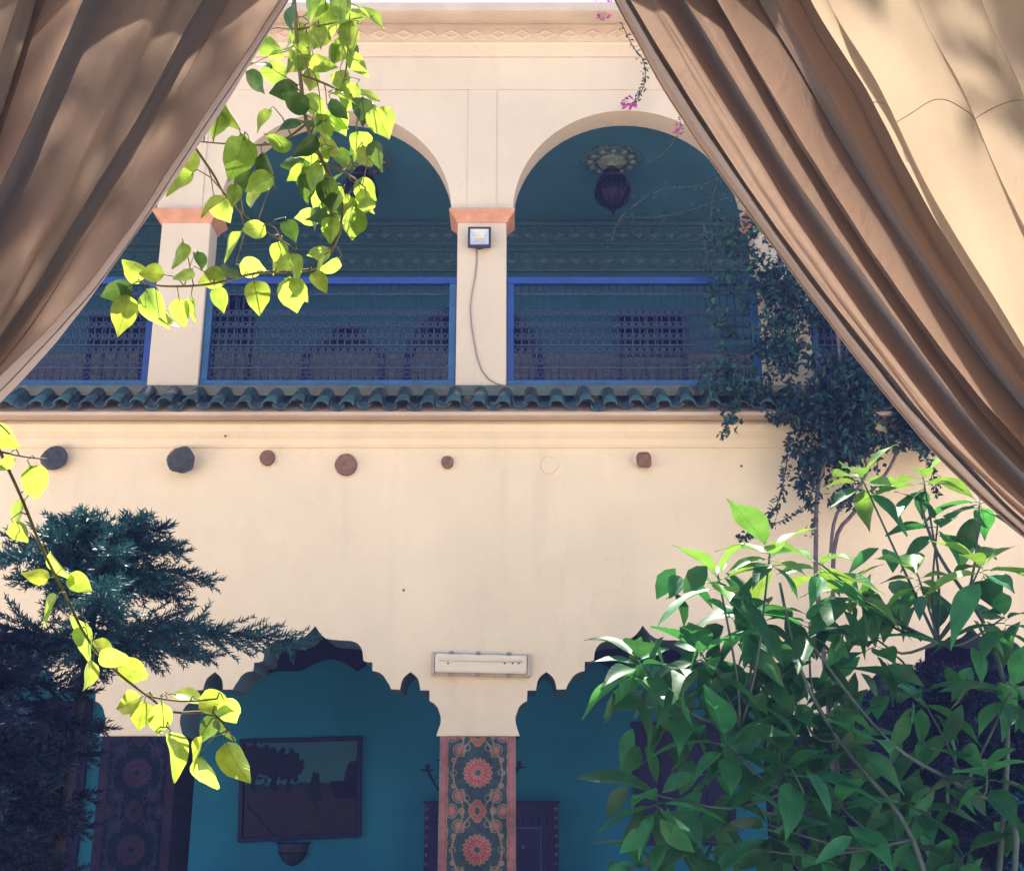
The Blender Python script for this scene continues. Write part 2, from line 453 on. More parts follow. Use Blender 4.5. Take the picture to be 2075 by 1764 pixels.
def piece(name, me, parent, matrix):
    """a shared-mesh piece placed by a world matrix"""
    o = bpy.data.objects.new(name, me)
    COL.objects.link(o)
    o.parent = parent
    base = Vector(parent.location) if (parent.parent is None and parent.type == 'EMPTY') else Vector((0, 0, 0))
    o.matrix_local = Matrix.Translation(-base) @ matrix
    return o

# ------------------------------------------------------------------ ground
g = MB()
S = 600
g.v = [(-S, -S, 0), (S, -S, 0), (S, S, 0), (-S, S, 0)]; g.f = [(0, 1, 2, 3)]
tag(part('courtyard_ground', g, 'earth'), 'warm terracotta paving of the courtyard', None, None, 'structure')

# ------------------------------------------------------------------ the house
X0, X1 = COLX - 3 * BAY, COLX + 3 * BAY
house = root('courtyard_house', (COLX, FY, 0), 'cream plaster courtyard house with arcade below and arched gallery above', 'house')

# lower wall: right half of one arch measured as (px,py) about its tip
ARCH = [(635.3, 1267.3), (641, 1276), (648, 1285), (657, 1292), (669, 1295.5), (683.6, 1296.6), (698, 1296.8), (710, 1298), (719, 1301), (724.6, 1305), (729, 1311), (732, 1320),
        (733.4, 1337.6), (740.8, 1340.5), (751.6, 1341), (751.6, 1358.7), (761, 1360.5), (768.6, 1364), (775, 1370), (780, 1378.6), (785.5, 1387), (789, 1396), (808, 1396), (811, 1381.5), (815, 1373),
        (821, 1367), (829, 1361), (837, 1367), (843, 1373), (846.5, 1381.5), (849, 1397.6), (866.7, 1398), (867.3, 1419.6), (874, 1423), (880, 1428), (884.5, 1435), (887, 1443), (889.6, 1450), (890.4, 1457.7), (889.6, 1467), (887, 1475), (884, 1483), (881, 1490.5)]
tipx = fx(*ARCH[0])
half = [(fx(px, py) - tipx, fz(py)) for px, py in ARCH]
Z_SPRING = half[-1][1]
CW = 0.315                       # half width of a lower column
BW = 0.62                        # thickness of the lower wall
Z_EAVE = fz(800)
low = [(X0, Z_EAVE), (X0, Z_SPRING)]
k = -3
while k < 3:
    tx = COLX + (k + 0.5) * BAY
    jw = lambda x_, z_, k_: (x_ + 0.006 * mnoise.noise(Vector((x_ * 7, z_ * 7, k_))), z_ + (0.006 * mnoise.noise(Vector((z_ * 7, x_ * 7, k_ + 5))) if z_ > Z_SPRING + 0.01 else 0))
    low += [jw(tx - dx, z, k) for dx, z in reversed(half)] + [jw(tx + dx, z, k) for dx, z in half[1:]]
    k += 1
low += [(X1, Z_SPRING), (X1, Z_EAVE)]
lw = part('lower_wall', MB().prism(low[::-1], FY, FY + BW), 'plaster', house)
M['soffit_shade'] = mat('shade_tinted_soffit', (0.12, 0.20, 0.24), 0.8, 0.15, 3, 0.3, 30)  # bluish shade of the arch underside put into its colour
lw.data.materials.append(M['soffit_shade'])
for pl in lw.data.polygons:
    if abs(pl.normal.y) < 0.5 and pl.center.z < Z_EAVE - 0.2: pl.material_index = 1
for k in range(-3, 4):
    cx = COLX + k * BAY
    part('lower_column', MB().box(cx - CW, cx + CW, FY + 0.012, FY + BW - 0.012, 0, Z_SPRING + 0.001), 'plaster', house)

# mouldings under the eave
def moulding(pys_ys, name, m, Yback=FY - 0.0):
    pts = [(y, fz(py)) for py, y in pys_ys]
    pts += [(FY + 0.01, pts[-1][1]), (FY + 0.01, pts[0][1])]
    return part(name, MB().profile(pts, X0, X1), m, house)
part('eave_shade_strip', MB().profile([(FY - 0.02, fz(812)), (FY - 0.02, fz(860)), (FY - 0.002, fz(860)), (FY - 0.002, fz(812))], X0, X1), 'soffit', house)
moulding([(857, FY - 0.06), (866, FY - 0.105), (873, FY - 0.105), (880, FY - 0.10), (886, FY - 0.075), (892, FY - 0.045), (903, FY - 0.035), (908, FY - 0.018)], 'string_course', 'plaster')

# upper wall with round arches
TW = 0.28
Z_CAP = fz(428); Z_TOPW = fz(118)
RA, RH = 1.135, fz(224) - Z_CAP
up = [(X0, Z_TOPW), (X0, Z_CAP)]
for k in range(-3, 3):
    tx = COLX + (k + 0.5) * BAY
    for i in range(33):
        a = PI - PI * i / 32
        up.append((tx + RA * math.cos(a), Z_CAP + RH * math.sin(a)))
up += [(X1, Z_CAP), (X1, Z_TOPW)]
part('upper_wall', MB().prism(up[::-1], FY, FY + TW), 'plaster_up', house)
# raised frame strips round the spandrels
zl = fz(183)
part('raised_band', MB().box(X0, X1, FY - 0.016, FY - 0.002, zl, Z_TOPW - 0.002), 'plaster_up', house, bevel=0.004)
for k in range(-2, 3):
    cx = COLX + k * BAY
    part('raised_strip', MB().box(cx - 0.145, cx + 0.135, FY - 0.012, FY - 0.002, Z_CAP + 0.02, zl - 0.001), 'plaster_up', house, bevel=0.003)
# upper columns with terracotta capitals
UC = 0.237
ZF = fz(796)
for k in range(-3, 4):
    cx = COLX + k * BAY
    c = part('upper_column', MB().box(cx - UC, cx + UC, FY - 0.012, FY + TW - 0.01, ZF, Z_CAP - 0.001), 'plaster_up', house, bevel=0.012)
    zc0, zc1 = fz(453), fz(430)
    cap = MB()
    prof = [(0.0, zc0), (0.012, zc0 + 0.03), (0.03, zc0 + 0.05), (0.055, zc0 + 0.075), (0.072, zc0 + 0.09), (0.072, zc1)]
    b = len(cap.v)
    for e, z in prof:
        e += 0.008
        cap.v += [(cx - UC - e, FY - 0.012 - e, z), (cx + UC + e, FY - 0.012 - e, z), (cx + UC + e, FY + TW + e * 0.5, z), (cx - UC - e, FY + TW + e * 0.5, z)]
    for i in range(len(prof) - 1):
        for q in range(4):
            cap.f.append((b + i * 4 + q, b + i * 4 + (q + 1) % 4, b + i * 4 + 4 + (q + 1) % 4, b + i * 4 + 4 + q))
    n = len(prof) * 4
    cap.f.append((b + 3, b + 2, b + 1, b)); cap.f.append((b + n - 4, b + n - 3, b + n - 2, b + n - 1))
    part('capital', cap, 'terracotta', c)

# cornice
zc_a, zc_b, zc_c = fz(118), fz(93), fz(66)
part('cornice_band', MB().profile([(FY - 0.03, zc_a), (FY - 0.03, zc_a + 0.03), (FY - 0.045, zc_a + 0.04), (FY - 0.045, zc_b - 0.02), (FY - 0.06, zc_b), (FY + 0.2, zc_b), (FY + 0.2, zc_a)], X0, X1), 'plaster_up', house)
part('frieze_band', MB().profile([(FY - 0.075, zc_b), (FY - 0.075, zc_c), (FY + 0.2, zc_c), (FY + 0.2, zc_b)], X0, X1), 'stucco', house)
cov = [(FY - 0.09, zc_c), (FY - 0.10, zc_c + 0.03)]
ztop = at(1037, 5, FY - 0.42).z
for i in range(9):
    a = PI / 2 * i / 8
    cov.append((FY - 0.10 - 0.28 * (1 - math.cos(a)), zc_c + 0.06 + (ztop - 0.10 - zc_c - 0.06) * math.sin(a)))
cov += [(FY - 0.42, ztop - 0.095), (FY - 0.42, ztop), (FY + 0.5, ztop), (FY + 0.5, zc_c)]
part('cornice_cove', MB().profile(cov, X0, X1), 'stucco', house)
dm = MB()
hw, hh = 0.115, (zc_c - zc_b) * 0.40
for s, d in ((1.0, 0.0), (0.55, -0.006)):
    pass
dm.v = [(-hw, 0, 0), (0, 0, -hh), (hw, 0, 0), (0, 0, hh), (-hw * .7, -0.018, 0), (0, -0.018, -hh * .7), (hw * .7, -0.018, 0), (0, -0.018, hh * .7), (-hw * .35, -0.006, 0), (0, -0.006, -hh * .35), (hw * .35, -0.006, 0), (0, -0.006, hh * .35)]
for a in (0, 4):
    for i in range(4): dm.f.append((a + i, a + (i + 1) % 4, a + 4 + (i + 1) % 4, a + 4 + i))
dm.f.append((8, 9, 10, 11))
dme = dm.mesh('diamond_relief', 'stucco')
n = int((X1 - X0) / 0.24)
for i in range(n):
    piece('diamond_relief', dme, house, Matrix.Translation((X0 + 0.12 + i * 0.24, FY - 0.0755, (zc_b + zc_c) / 2)))

# rooms behind: gallery above, arcade below
GB = 13.6                        # back wall of the gallery
GC = EYE.z + 7.0                 # gallery ceiling
AB = 13.4                        # back wall of the arcade
AC = 3.5                         # arcade ceiling
part('gallery_ceiling', MB().box(X0, X1, FY + TW + 0.001, GB, GC, GC + 0.15), 'gallery_ceiling', house)
part('gallery_back_wall', MB().box(X0, X1, GB, GB + 0.2, 0, GC + 0.9), 'gallery_wall', house)
part('gallery_floor', MB().box(X0, X1, FY + 0.015, GB - 0.001, Z_EAVE - 0.25, Z_EAVE - 0.02), 'floor', house)
part('arcade_back_wall', MB().box(X0, X1, AB, GB - 0.002, 0, AC), 'shade_teal_wall', house)
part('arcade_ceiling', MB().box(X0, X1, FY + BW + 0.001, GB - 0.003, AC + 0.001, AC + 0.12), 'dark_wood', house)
part('arcade_floor', MB().box(X0, X1, FY - 0.3, AB - 0.001, 0.001, 0.12), 'floor', house)
for sx in (X0 - 0.25, X1):
    part('end_wall', MB().box(sx, sx + 0.25, FY + 0.001, GB + 0.2, 0, ztop - 0.01), 'gallery_wall', house)
part('flat_roof', MB().box(X0, X1, FY + 0.501, GB + 0.2, ztop - 0.2, ztop - 0.02), 'plaster_up', house)
# gallery frieze bands on the back wall and its underside beam
def gband(py0, py1, depth, m, name):
    return part(name, MB().box(X0 + 0.01, X1 - 0.01, GB - depth, GB - 0.001, at(1037, py1, GB - depth).z, at(1037, py0, GB - depth).z), m, house)
gband(449, 456, 0.09, 'frieze_line', 'frieze_moulding')
gband(457, 491, 0.05, 'frieze', 'frieze_panel')
gband(491.5, 496, 0.08, 'frieze_line', 'frieze_moulding')
gband(497, 503, 0.055, 'gallery_wall', 'frieze_moulding')
gband(503.5, 508, 0.08, 'frieze_line', 'frieze_moulding')
gband(509, 544, 0.05, 'frieze', 'frieze_panel')
gband(544.5, 549, 0.075, 'frieze_line', 'frieze_moulding')
gband(550, 566, 0.03, 'gallery_wall', 'frieze_moulding')
# lozenge reliefs in the two carved frieze bands
lz = MB()
a_, b_ = 0.085, 0.075
lz.v = [(-a_, 0, 0), (0, 0, -b_), (a_, 0, 0), (0, 0, b_), (0, -0.022, 0)]
lz.f = [(0, 1, 4), (1, 2, 4), (2, 3, 4), (3, 0, 4)]
lzm = lz.mesh('frieze_lozenge', 'frieze_line')
for pyc in (474, 526.5):
    zc = at(1037, pyc, GB - 0.05).z
    for i in range(44):
        piece('frieze_lozenge', lzm, house, Matrix.Translation((-4.4 + i * 0.2, GB - 0.0505, zc)) @ Matrix.Diagonal((0.8, 1, 0.8, 1)))
# dado of painted tiles on the gallery back wall
M['dado'] = mat('red_and_cream_dado_tile', (0.17, 0.09, 0.12), 0.5, 0.3, 14, 0.2, 20, col2=(0.14, 0.19, 0.22))
part('tile_dado', MB().box(X0 + 0.01, X1 - 0.01, GB - 0.02, GB - 0.001, Z_EAVE, at(1037, 716, GB).z), 'dado', house)
# door and window openings of the gallery back wall
def gx(px, py): return at(px, py, GB).x
def gz(py): return at(1037, py, GB).z
def arch_outline(x0, x1, zb, zt, n=18):
    r = (x1 - x0) / 2; cx = (x0 + x1) / 2
    zs = zt - r
    return [(x0, zb), (x1, zb)] + [(cx + r * math.cos(PI * i / n), zs + r * math.sin(PI * i / n)) for i in range(n + 1)]
def opening(outline, inset, m_frame='dark_wood', m_pane='dark_glass', bars=0, name='gallery_window'):
    cx = sum(p[0] for p in outline) / len(outline); cz = sum(p[1] for p in outline) / len(outline)
    xs = [p[0] for p in outline]; zs = [p[1] for p in outline]
    sx = 1 - 2 * inset / (max(xs) - min(xs)); sz = 1 - 2 * inset / (max(zs) - min(zs))
    mx, mz = (max(xs) + min(xs)) / 2, (max(zs) + min(zs)) / 2
    pane = [((x - mx) * sx + mx, (z - mz) * sz + mz) for x, z in outline]
    n_ = len(outline); rg = MB()
    rg.v = [(x, GB - 0.07, z) for x, z in outline] + [(x, GB - 0.07, z) for x, z in pane] + [(x, GB - 0.004, z) for x, z in pane] + [(x, GB - 0.004, z) for x, z in outline]
    for i in range(n_):
        j = (i + 1) % n_
        for q in range(3): rg.f.append((q * n_ + i, q * n_ + j, (q + 1) * n_ + j, (q + 1) * n_ + i))
        rg.f.append((3 * n_ + i, 3 * n_ + j, j, i))
    fr = part(name, rg, m_frame, house)
    part('pane', MB().prism(pane, GB - 0.012, GB - 0.001), m_pane, fr)
    x0, x1 = min(xs) + inset, max(xs) - inset
    for i in range(bars):
        x = x0 + (x1 - x0) * (i + 1) / (bars + 1)
        zt = max(zs) - inset
        part('bar', MB().box(x - 0.012, x + 0.012, GB - 0.045, GB - 0.025, min(zs) + inset, zt), 'iron', fr)
    return fr
ar = arch_outline(gx(816, 740), gx(1102, 740), Z_EAVE, gz(618))
opening(ar, 0.10, name='arched_door')
w = opening([(gx(1250, 700), gz(800)), (gx(1390, 700), gz(800)), (gx(1390, 700), gz(632)), (gx(1250, 700), gz(632))], 0.05, 'dark_wood', 'dark_glass', 4)
for py in (668, 722): part('bar', MB().box(gx(1256, 700), gx(1384, 700), GB - 0.06, GB - 0.046, gz(py) - 0.012, gz(py) + 0.012), 'iron', w)
opening([(gx(428, 700), gz(800)), (gx(510, 700), gz(800)), (gx(510, 700), gz(598)), (gx(428, 700), gz(598))], 0.05, 'dark_wood', 'dark_glass', 2)
opening([(gx(180, 700), gz(800)), (gx(296, 700), gz(800)), (gx(296, 700), gz(640)), (gx(180, 700), gz(640))], 0.05, 'dark_wood', 'dark_glass', 3)
opening([(gx(1640, 700), gz(800)), (gx(1800, 700), gz(800)), (gx(1800, 700), gz(620)), (gx(1640, 700), gz(620))], 0.05, 'dark_wood', 'dark_glass', 3)
key = [(612, 800), (780, 800), (780, 722), (770, 708), (752, 700), (738, 690), (728, 672), (716, 664), (700, 658), (684, 664), (672, 676), (664, 692), (648, 700), (628, 704), (616, 716)]
opening([(gx(px, 740), gz(py)) for px, py in key], 0.07, name='keyhole_alcove')

# plaster patch over a lost beam hole, nail holes
pc = at(1113, 942, FY)
part('plaster_patch', MB().lathe([(0.085, 0.0), (0.082, -0.005), (0.07, -0.008), (0.02, -0.010)], (pc.x, FY - 0.001, pc.z), 20, 'y', 0.05, 3), 'plaster', house, True)
for px, py in ((1502, 944), (462, 890), (818, 1195), (1010, 830)):
    q = at(px, py, FY)
    part('nail', MB().lathe([(0.012, 0.0), (0.010, -0.012), (0.004, -0.016)], (q.x, FY - 0.001 if py > 910 else FY - 0.1, q.z), 8, 'y'), 'log', house)

# dark board standing in for the soft shade high on the arcade wall
for k in range(-2, 3):
    tx = COLX + (k + 0.5) * BAY
    pts = [(tx - 1.35, AC - 0.02), (tx - 1.35, 3.02)]
    for i in range(41):
        s = -1.3 + 2.6 * i / 40
        a = abs(s)
        pts.append((tx + s, 3.0 + 0.13 * math.sin(min(1, a / 0.62) * PI) - (0.12 if a > 0.9 else 0) * (a - 0.9) / 0.4))
    pts += [(tx + 1.35, 3.02), (tx + 1.35, AC - 0.02)]
    part('shade_board', MB().prism(pts, AB - 0.14, AB - 0.002), 'dark_wood', house)

# unseen wing behind the camera, added to bounce sunlight onto the house
opp = root('opposite_wing', (0, -2.9, 0), 'unseen cream wing of the house across the courtyard behind the tent', 'house')
ow = MB().box(-9, 9, -3.4, -2.75, 0, 9.2)
part('wall', ow, 'plaster_up', opp)
part('cornice', MB().box(-9, 9, -2.745, -2.55, 8.8, 9.1), 'stucco', opp)
for x in (-6.6, -4.4, 4.4, 6.6):
    for z in (0.12, 5.2):
        part('door', MB().prism(arch_outline(x - 0.55, x + 0.55, z, z + 2.3), -2.70, -2.748), 'dark_wood', opp)

# ------------------------------------------------------------------ glazed tile eave
eave = root('tiled_eave', (COLX, FY - 0.2, 4.9), 'row of dark green glazed barrel tiles under the gallery railing', 'tile eave')
E0 = Vector((0, FY - 0.005, at(1037, 793, FY).z))
E1 = Vector((0, FY - 0.30, at(1037, 819, FY - 0.30).z))
def half_pipe(r0, r1, up, thick, length, seg=8):
    mb = MB(); sgn = 1 if up else -1
    rows = []
    for t, r in ((0.0, r0), (1.0, r1)):
        for rr in (r, r - thick):
            row = []
            for i in range(seg + 1):
                a = PI * i / seg
                mb.v.append((rr * math.cos(a), -t * length, sgn * rr * math.sin(a) * 0.70))
                row.append(len(mb.v) - 1)
            rows.append(row)
    o0, i0, o1, i1 = rows
    for i in range(seg):
        mb.f += [(o0[i], o0[i + 1], o1[i + 1], o1[i]), (i0[i + 1], i0[i], i1[i], i1[i + 1]), (o1[i], o1[i + 1], i1[i + 1], i1[i]), (o0[i + 1], o0[i], i0[i], i0[i + 1])]
    mb.f += [(o0[0], o1[0], i1[0], i0[0]), (o0[-1], i0[-1], i1[-1], o1[-1])]
    return mb
slope = math.atan2(E0.z - E1.z, E0.y - E1.y)
tl = (E0 - E1).length
PT = 0.236
cover = half_pipe(0.058, 0.070, True, 0.016, tl + 0.02).mesh('cover_tile', 'tile', True)
pan = half_pipe(0.078, 0.070, False, 0.016, tl).mesh('pan_tile', 'tile', True)
for me in (cover, pan):
    pass
nt_ = 48
for i in range(nt_):
    x = -5.6 + i * PT
    for me, dx, dz in ((pan, 0, 0.0), (cover, PT / 2, 0.008)):
        j = random.uniform
        mtx = Matrix.Translation(Vector((x + dx + j(-.006, .006), E0.y + j(-.025, .012), E0.z + dz + j(-.010, .008)))) @ Euler((slope + j(-.035, .035), j(-.09, .09), j(-.05, .05))).to_matrix().to_4x4()
        piece('pan_tile' if me is pan else 'cover_tile', me, eave, mtx)
part('tile_bed', MB().profile([(E0.y, E0.z - 0.09), (E1.y + 0.035, E1.z - 0.06), (E1.y + 0.05, E1.z - 0.085), (E0.y, E0.z - 0.30)], -5.7, 5.8), 'soffit', eave)
part('ridge_fillet', MB().profile([(FY - 0.03, E0.z - 0.05), (FY - 0.05, E0.z + 0.045), (FY + 0.10, E0.z + 0.075), (FY + 0.10, E0.z - 0.05)], -5.7, 5.8), 'tile', eave)

# ------------------------------------------------------------------ railings
RY = FY + 0.06
zr_t, zr_b = at(1037, 577, RY).z, at(1037, 772, RY).z
def tor(r, th, n=14, a0=0, a1=2 * PI, seg=5, c=(0, 0)):
    pts = [(c[0] + r * math.cos(a0 + (a1 - a0) * i / n), 0, c[1] + r * math.sin(a0 + (a1 - a0) * i / n)) for i in range(n + 1)]
    return pts
ring_me = MB().tube(tor(0.030, 0, 12)[:-1], 0.0055, 4, True).mesh('ring', 'iron', True)
scr = MB()
for s in (-1, 1):
    pts = []
    for i in range(19):
        t = i / 18
        a = -PI / 2 + t * 2.6 * PI
        rr = 0.036 * (1 - 0.62 * t)
        pts.append((s * rr * math.cos(a), 0, 0.05 + rr * math.sin(a)))
    scr.tube(pts, 0.0055, 4)
scroll_me = scr.mesh('scroll', 'iron', True)
hoop_me = MB().tube(tor(0.036, 0, 8, 0, PI), 0.0055, 4).mesh('hoop', 'iron', True)
barh = zr_t - zr_b
bar_me = MB().tube([(0, 0, 0), (0, 0, barh)], 0.0075, 5).mesh('bar', 'iron', True)
for k, lb in ((-2, 'blue framed iron railing behind the mauve curtain at the left pillar'), (-1, 'blue framed iron railing between the two clear white pillars'), (0, 'blue framed iron railing below the clearly seen hanging lantern'), (1, 'blue framed iron railing beyond the vine covered pillar')):
    xa, xb = COLX + k * BAY + UC + 0.003, COLX + (k + 1) * BAY - UC - 0.003
    rl = root('gallery_railing', ((xa + xb) / 2, RY, zr_b), lb, 'railing', 'iron railings of the gallery')
    part('top_rail', MB().box(xa, xb, RY - 0.035, RY + 0.035, zr_t, zr_t + 0.07), 'blue', rl, bevel=0.008)
    part('bottom_rail', MB().box(xa, xb, RY - 0.04, RY + 0.04, zr_b - 0.06, zr_b), 'blue_light', rl, bevel=0.008)
    for x in (xa + 0.035, xb - 0.035):
        part('post', MB().box(x - 0.034, x + 0.034, RY - 0.032, RY + 0.032, zr_b + 0.001, zr_t - 0.001), 'blue_light' if x > 0 or k == -1 else 'blue', rl, bevel=0.006)
    part('sill_board', MB().box(xa, xb, RY - 0.055, RY + 0.05, zr_b - 0.13, zr_b - 0.062), 'blue_light', rl, bevel=0.006)
    nb = 31
    x0, x1 = xa + 0.07, xb - 0.07
    st = (x1 - x0) / (nb + 1)
    for z in (zr_b + 0.13, zr_b + 0.36, zr_t - 0.10):
        part('cross_bar', MB().box(x0, x1, RY - 0.006, RY + 0.006, z - 0.007, z + 0.007), 'iron', rl)
    for i in range(nb):
        x = x0 + st * (i + 1)
        piece('bar', bar_me, rl, Matrix.Translation((x, RY + 0.012, zr_b)))
    for i in range(nb + 1):
        x = x0 + st * (i + 0.5)
        piece('ring', ring_me, rl, Matrix.Translation((x, RY, zr_b + 0.065)))
        piece('hoop', hoop_me, rl, Matrix.Translation((x, RY, zr_t - 0.095)))
        piece('scroll', scroll_me, rl, Matrix.Translation((x, RY, zr_b + 0.15)))
        for zq in (0.26, 0.40, 0.52, 0.64):
            piece('scroll', scroll_me, rl, Matrix.Translation((x, RY, zr_b + zq)))

# ------------------------------------------------------------------ lanterns and rosettes
LY = EYE.z
def lantern(tx, lab_l, lab_r):
    Yr = 12.07
    ro = root('ceiling_rosette', (tx, Yr, GC), lab_r, 'ceiling rosette', 'rosettes of the gallery ceiling')
    part('disc', MB().lathe([(0.34, GC - 0.001), (0.34, GC - 0.025), (0.31, GC - 0.045), (0.27, GC - 0.03), (0.22, GC - 0.03), (0.19, GC - 0.05), (0.17, GC - 0.03)], (tx, Yr, 0), 48, 'z', 0.05, 12), 'rosette', ro)
    part('boss', MB().lathe([(0.165, GC - 0.028), (0.15, GC - 0.06), (0.08, GC - 0.075), (0.05, GC - 0.10)], (tx, Yr, 0), 32, 'z', 0.08, 8), 'rosette_core', ro)
    for i in range(12):
        a = 2 * PI * i / 12
        part('petal', MB().lathe([(0.035, GC - 0.03), (0.03, GC - 0.045), (0.01, GC - 0.052)], (tx + 0.245 * math.cos(a), Yr + 0.245 * math.sin(a), 0), 8), 'rosette_core', ro)
    zt = at(1183, 335, Yr).z; zb = at(1183, 436, Yr).z
    H = zt - zb
    la = root('hanging_lantern', (tx, Yr, zb), lab_l, 'lantern', 'lanterns of the gallery')
    part('chain', MB().tube([(tx, Yr, zt - 0.02), (tx, Yr, GC - 0.09)], 0.012, 6), 'lantern', la)
    z = lambda t: zt - H * t
    part('cap', MB().lathe([(0.02, z(0)), (0.05, z(.06)), (0.09, z(.12)), (0.085, z(.16)), (0.12, z(.22)), (0.16, z(.28)), (0.15, z(.31))], (tx, Yr, 0), 16), 'lantern', la)
    part('body', MB().lathe([(0.13, z(.305)), (0.175, z(.38)), (0.205, z(.50)), (0.20, z(.60)), (0.165, z(.72)), (0.12, z(.79))], (tx, Yr, 0), 8, 'z'), 'lantern', la)
    part('finial', MB().lathe([(0.12, z(.79)), (0.075, z(.85)), (0.03, z(.88)), (0.03, z(.92)), (0.012, z(.95)), (0.008, z(1.0))], (tx, Yr, 0), 12), 'lantern', la)
    for i in range(8):
        a = 2 * PI * (i + 0.5) / 8
        part('rib', MB().tube([(tx + r * math.cos(a), Yr + r * math.sin(a), z(t)) for r, t in ((0.135, .305), (0.18, .38), (0.21, .5), (0.205, .6), (0.17, .72), (0.125, .79))], 0.008, 4), 'iron_black', la)
lantern(COLX - BAY / 2, 'dark lantern half hidden by the yellow-green leaves', 'ceiling rosette half hidden by the yellow-green leaves')
lantern(COLX + BAY / 2, 'dark pierced lantern hanging clear in the arch beside the floodlight pillar', 'round ceiling rosette above the clearly seen lantern')

# ------------------------------------------------------------------ floodlight with cable
p0, p1 = at(948, 501, FY - 0.10), at(995, 461, FY - 0.10)
cxf, czf = (p0.x + p1.x) / 2, (p0.z + p1.z) / 2
wf, hf = (p1.x - p0.x) / 2, (p1.z - p0.z) / 2
fl = root('floodlight', (cxf, FY - 0.05, czf - hf), 'small square floodlight with black frame on the white pillar', 'floodlight')
yf = FY - 0.115
fr = MB()
for x0, x1, z0, z1 in ((-wf, wf, hf - .022, hf), (-wf, wf, -hf, -hf + .022), (-wf, -wf + .022, -hf + .022, hf - .022), (wf - .022, wf, -hf + .022, hf - .022)):
    fr.box(cxf + x0, cxf + x1, yf, yf + 0.03, czf + z0, czf + z1)
part('frame', fr, 'black', fl)
part('housing', MB().box(cxf - wf + .012, cxf + wf - .012, yf + 0.031, FY - 0.045, czf - hf + .012, czf + hf - .012), 'black', fl, bevel=0.008)
rf = MB(); i0 = 0.022
rf.v = [(cxf - wf + i0, yf + .002, czf - hf + i0), (cxf + wf - i0, yf + .002, czf - hf + i0), (cxf + wf - i0, yf + .002, czf + hf - i0), (cxf - wf + i0, yf + .002, czf + hf - i0),
        (cxf - .04, yf + .028, czf - .02), (cxf + .04, yf + .028, czf - .02), (cxf + .04, yf + .028, czf + .025), (cxf - .04, yf + .028, czf + .025)]
rf.f = [(0, 1, 5, 4), (1, 2, 6, 5), (2, 3, 7, 6), (3, 0, 4, 7), (4, 5, 6, 7)]
part('reflector', rf, 'metal', fl)
part('lamp', MB().tube([(cxf - .05, yf + .012, czf + .002), (cxf + .05, yf + .012, czf + .002)], 0.009, 8), 'acrylic', fl)
br = MB().tube([(cxf - wf * .8, yf + .05, czf - .02), (cxf - wf * .8, FY - 0.03, czf - .06), (cxf, FY - 0.016, czf - .08), (cxf + wf * .8, FY - 0.03, czf - .06), (cxf + wf * .8, yf + .05, czf - .02)], 0.008, 5)
part('bracket', br, 'black', fl)
cp = [(966, 500), (966, 530), (963, 560), (957, 590), (953, 620), (955, 655), (960, 690), (967, 725), (976, 750), (990, 768), (1005, 777), (1024, 782)]
part('cable', MB().tube([at(px, py, FY - 0.022) for px, py in cp] + [at(1040, 783, FY - 0.01), at(1130, 781, FY - 0.01)], 0.0065, 6), 'cable', fl, True)

# ------------------------------------------------------------------ fluorescent fixture
a0, a1 = at(873, 1368, FY - 0.09), at(1075, 1321, FY - 0.09)
xa, xb, za, zb = a0.x, a1.x, a0.z, a1.z
ft = root('wall_light_fixture', ((xa + xb) / 2, FY, za), 'long white wall light box above the bright patterned pillar carpet', 'wall light')
tilt = -0.022
def tl_(mb):
    cx_, cz_ = (xa + xb) / 2, (za + zb) / 2
    mb.v = [(cx_ + (x - cx_) * math.cos(tilt) - (z - cz_) * math.sin(tilt), y, cz_ + (x - cx_) * math.sin(tilt) + (z - cz_) * math.cos(tilt)) for x, y, z in mb.v]
    return mb
part('tray', tl_(MB().box(xa, xb, FY - 0.045, FY - 0.001, za, zb)), 'acrylic_frame', ft, bevel=0.006)
part('diffuser', tl_(MB().box(xa + 0.03, xb - 0.03, FY - 0.085, FY - 0.046, za + 0.02, zb - 0.016)), 'acrylic', ft, bevel=0.02)
part('tube', tl_(MB().tube([(xa + 0.07, FY - 0.09, za + 0.13), (xb - 0.07, FY - 0.09, za + 0.13)], 0.013, 8)), 'acrylic', ft, True)
for x in (xa + 0.012, xb - 0.012):
    part('end_cap', tl_(MB().box(x - 0.014, x + 0.014, FY - 0.075, FY - 0.0455, za + 0.006, zb - 0.004)), 'acrylic_frame', ft, bevel=0.004)
for t in (0.2, 0.47, 0.78):
    x = xa + (xb - xa) * t
    for zc in (za + 0.004, zb - 0.002):
        part('clip', tl_(MB().box(x - 0.02, x + 0.02, FY - 0.09, FY - 0.0455, zc - 0.010, zc + 0.008)), 'cable', ft)
for t in (0.17, 0.74, 0.82, 0.88):
    x = xa + (xb - xa) * t
    part('rust_spot', tl_(MB().lathe([(0.010, 0), (0.008, -0.003)], (x, FY - 0.0853, za + 0.095 + 0.02 * t), 7, 'y')), 'log', ft)

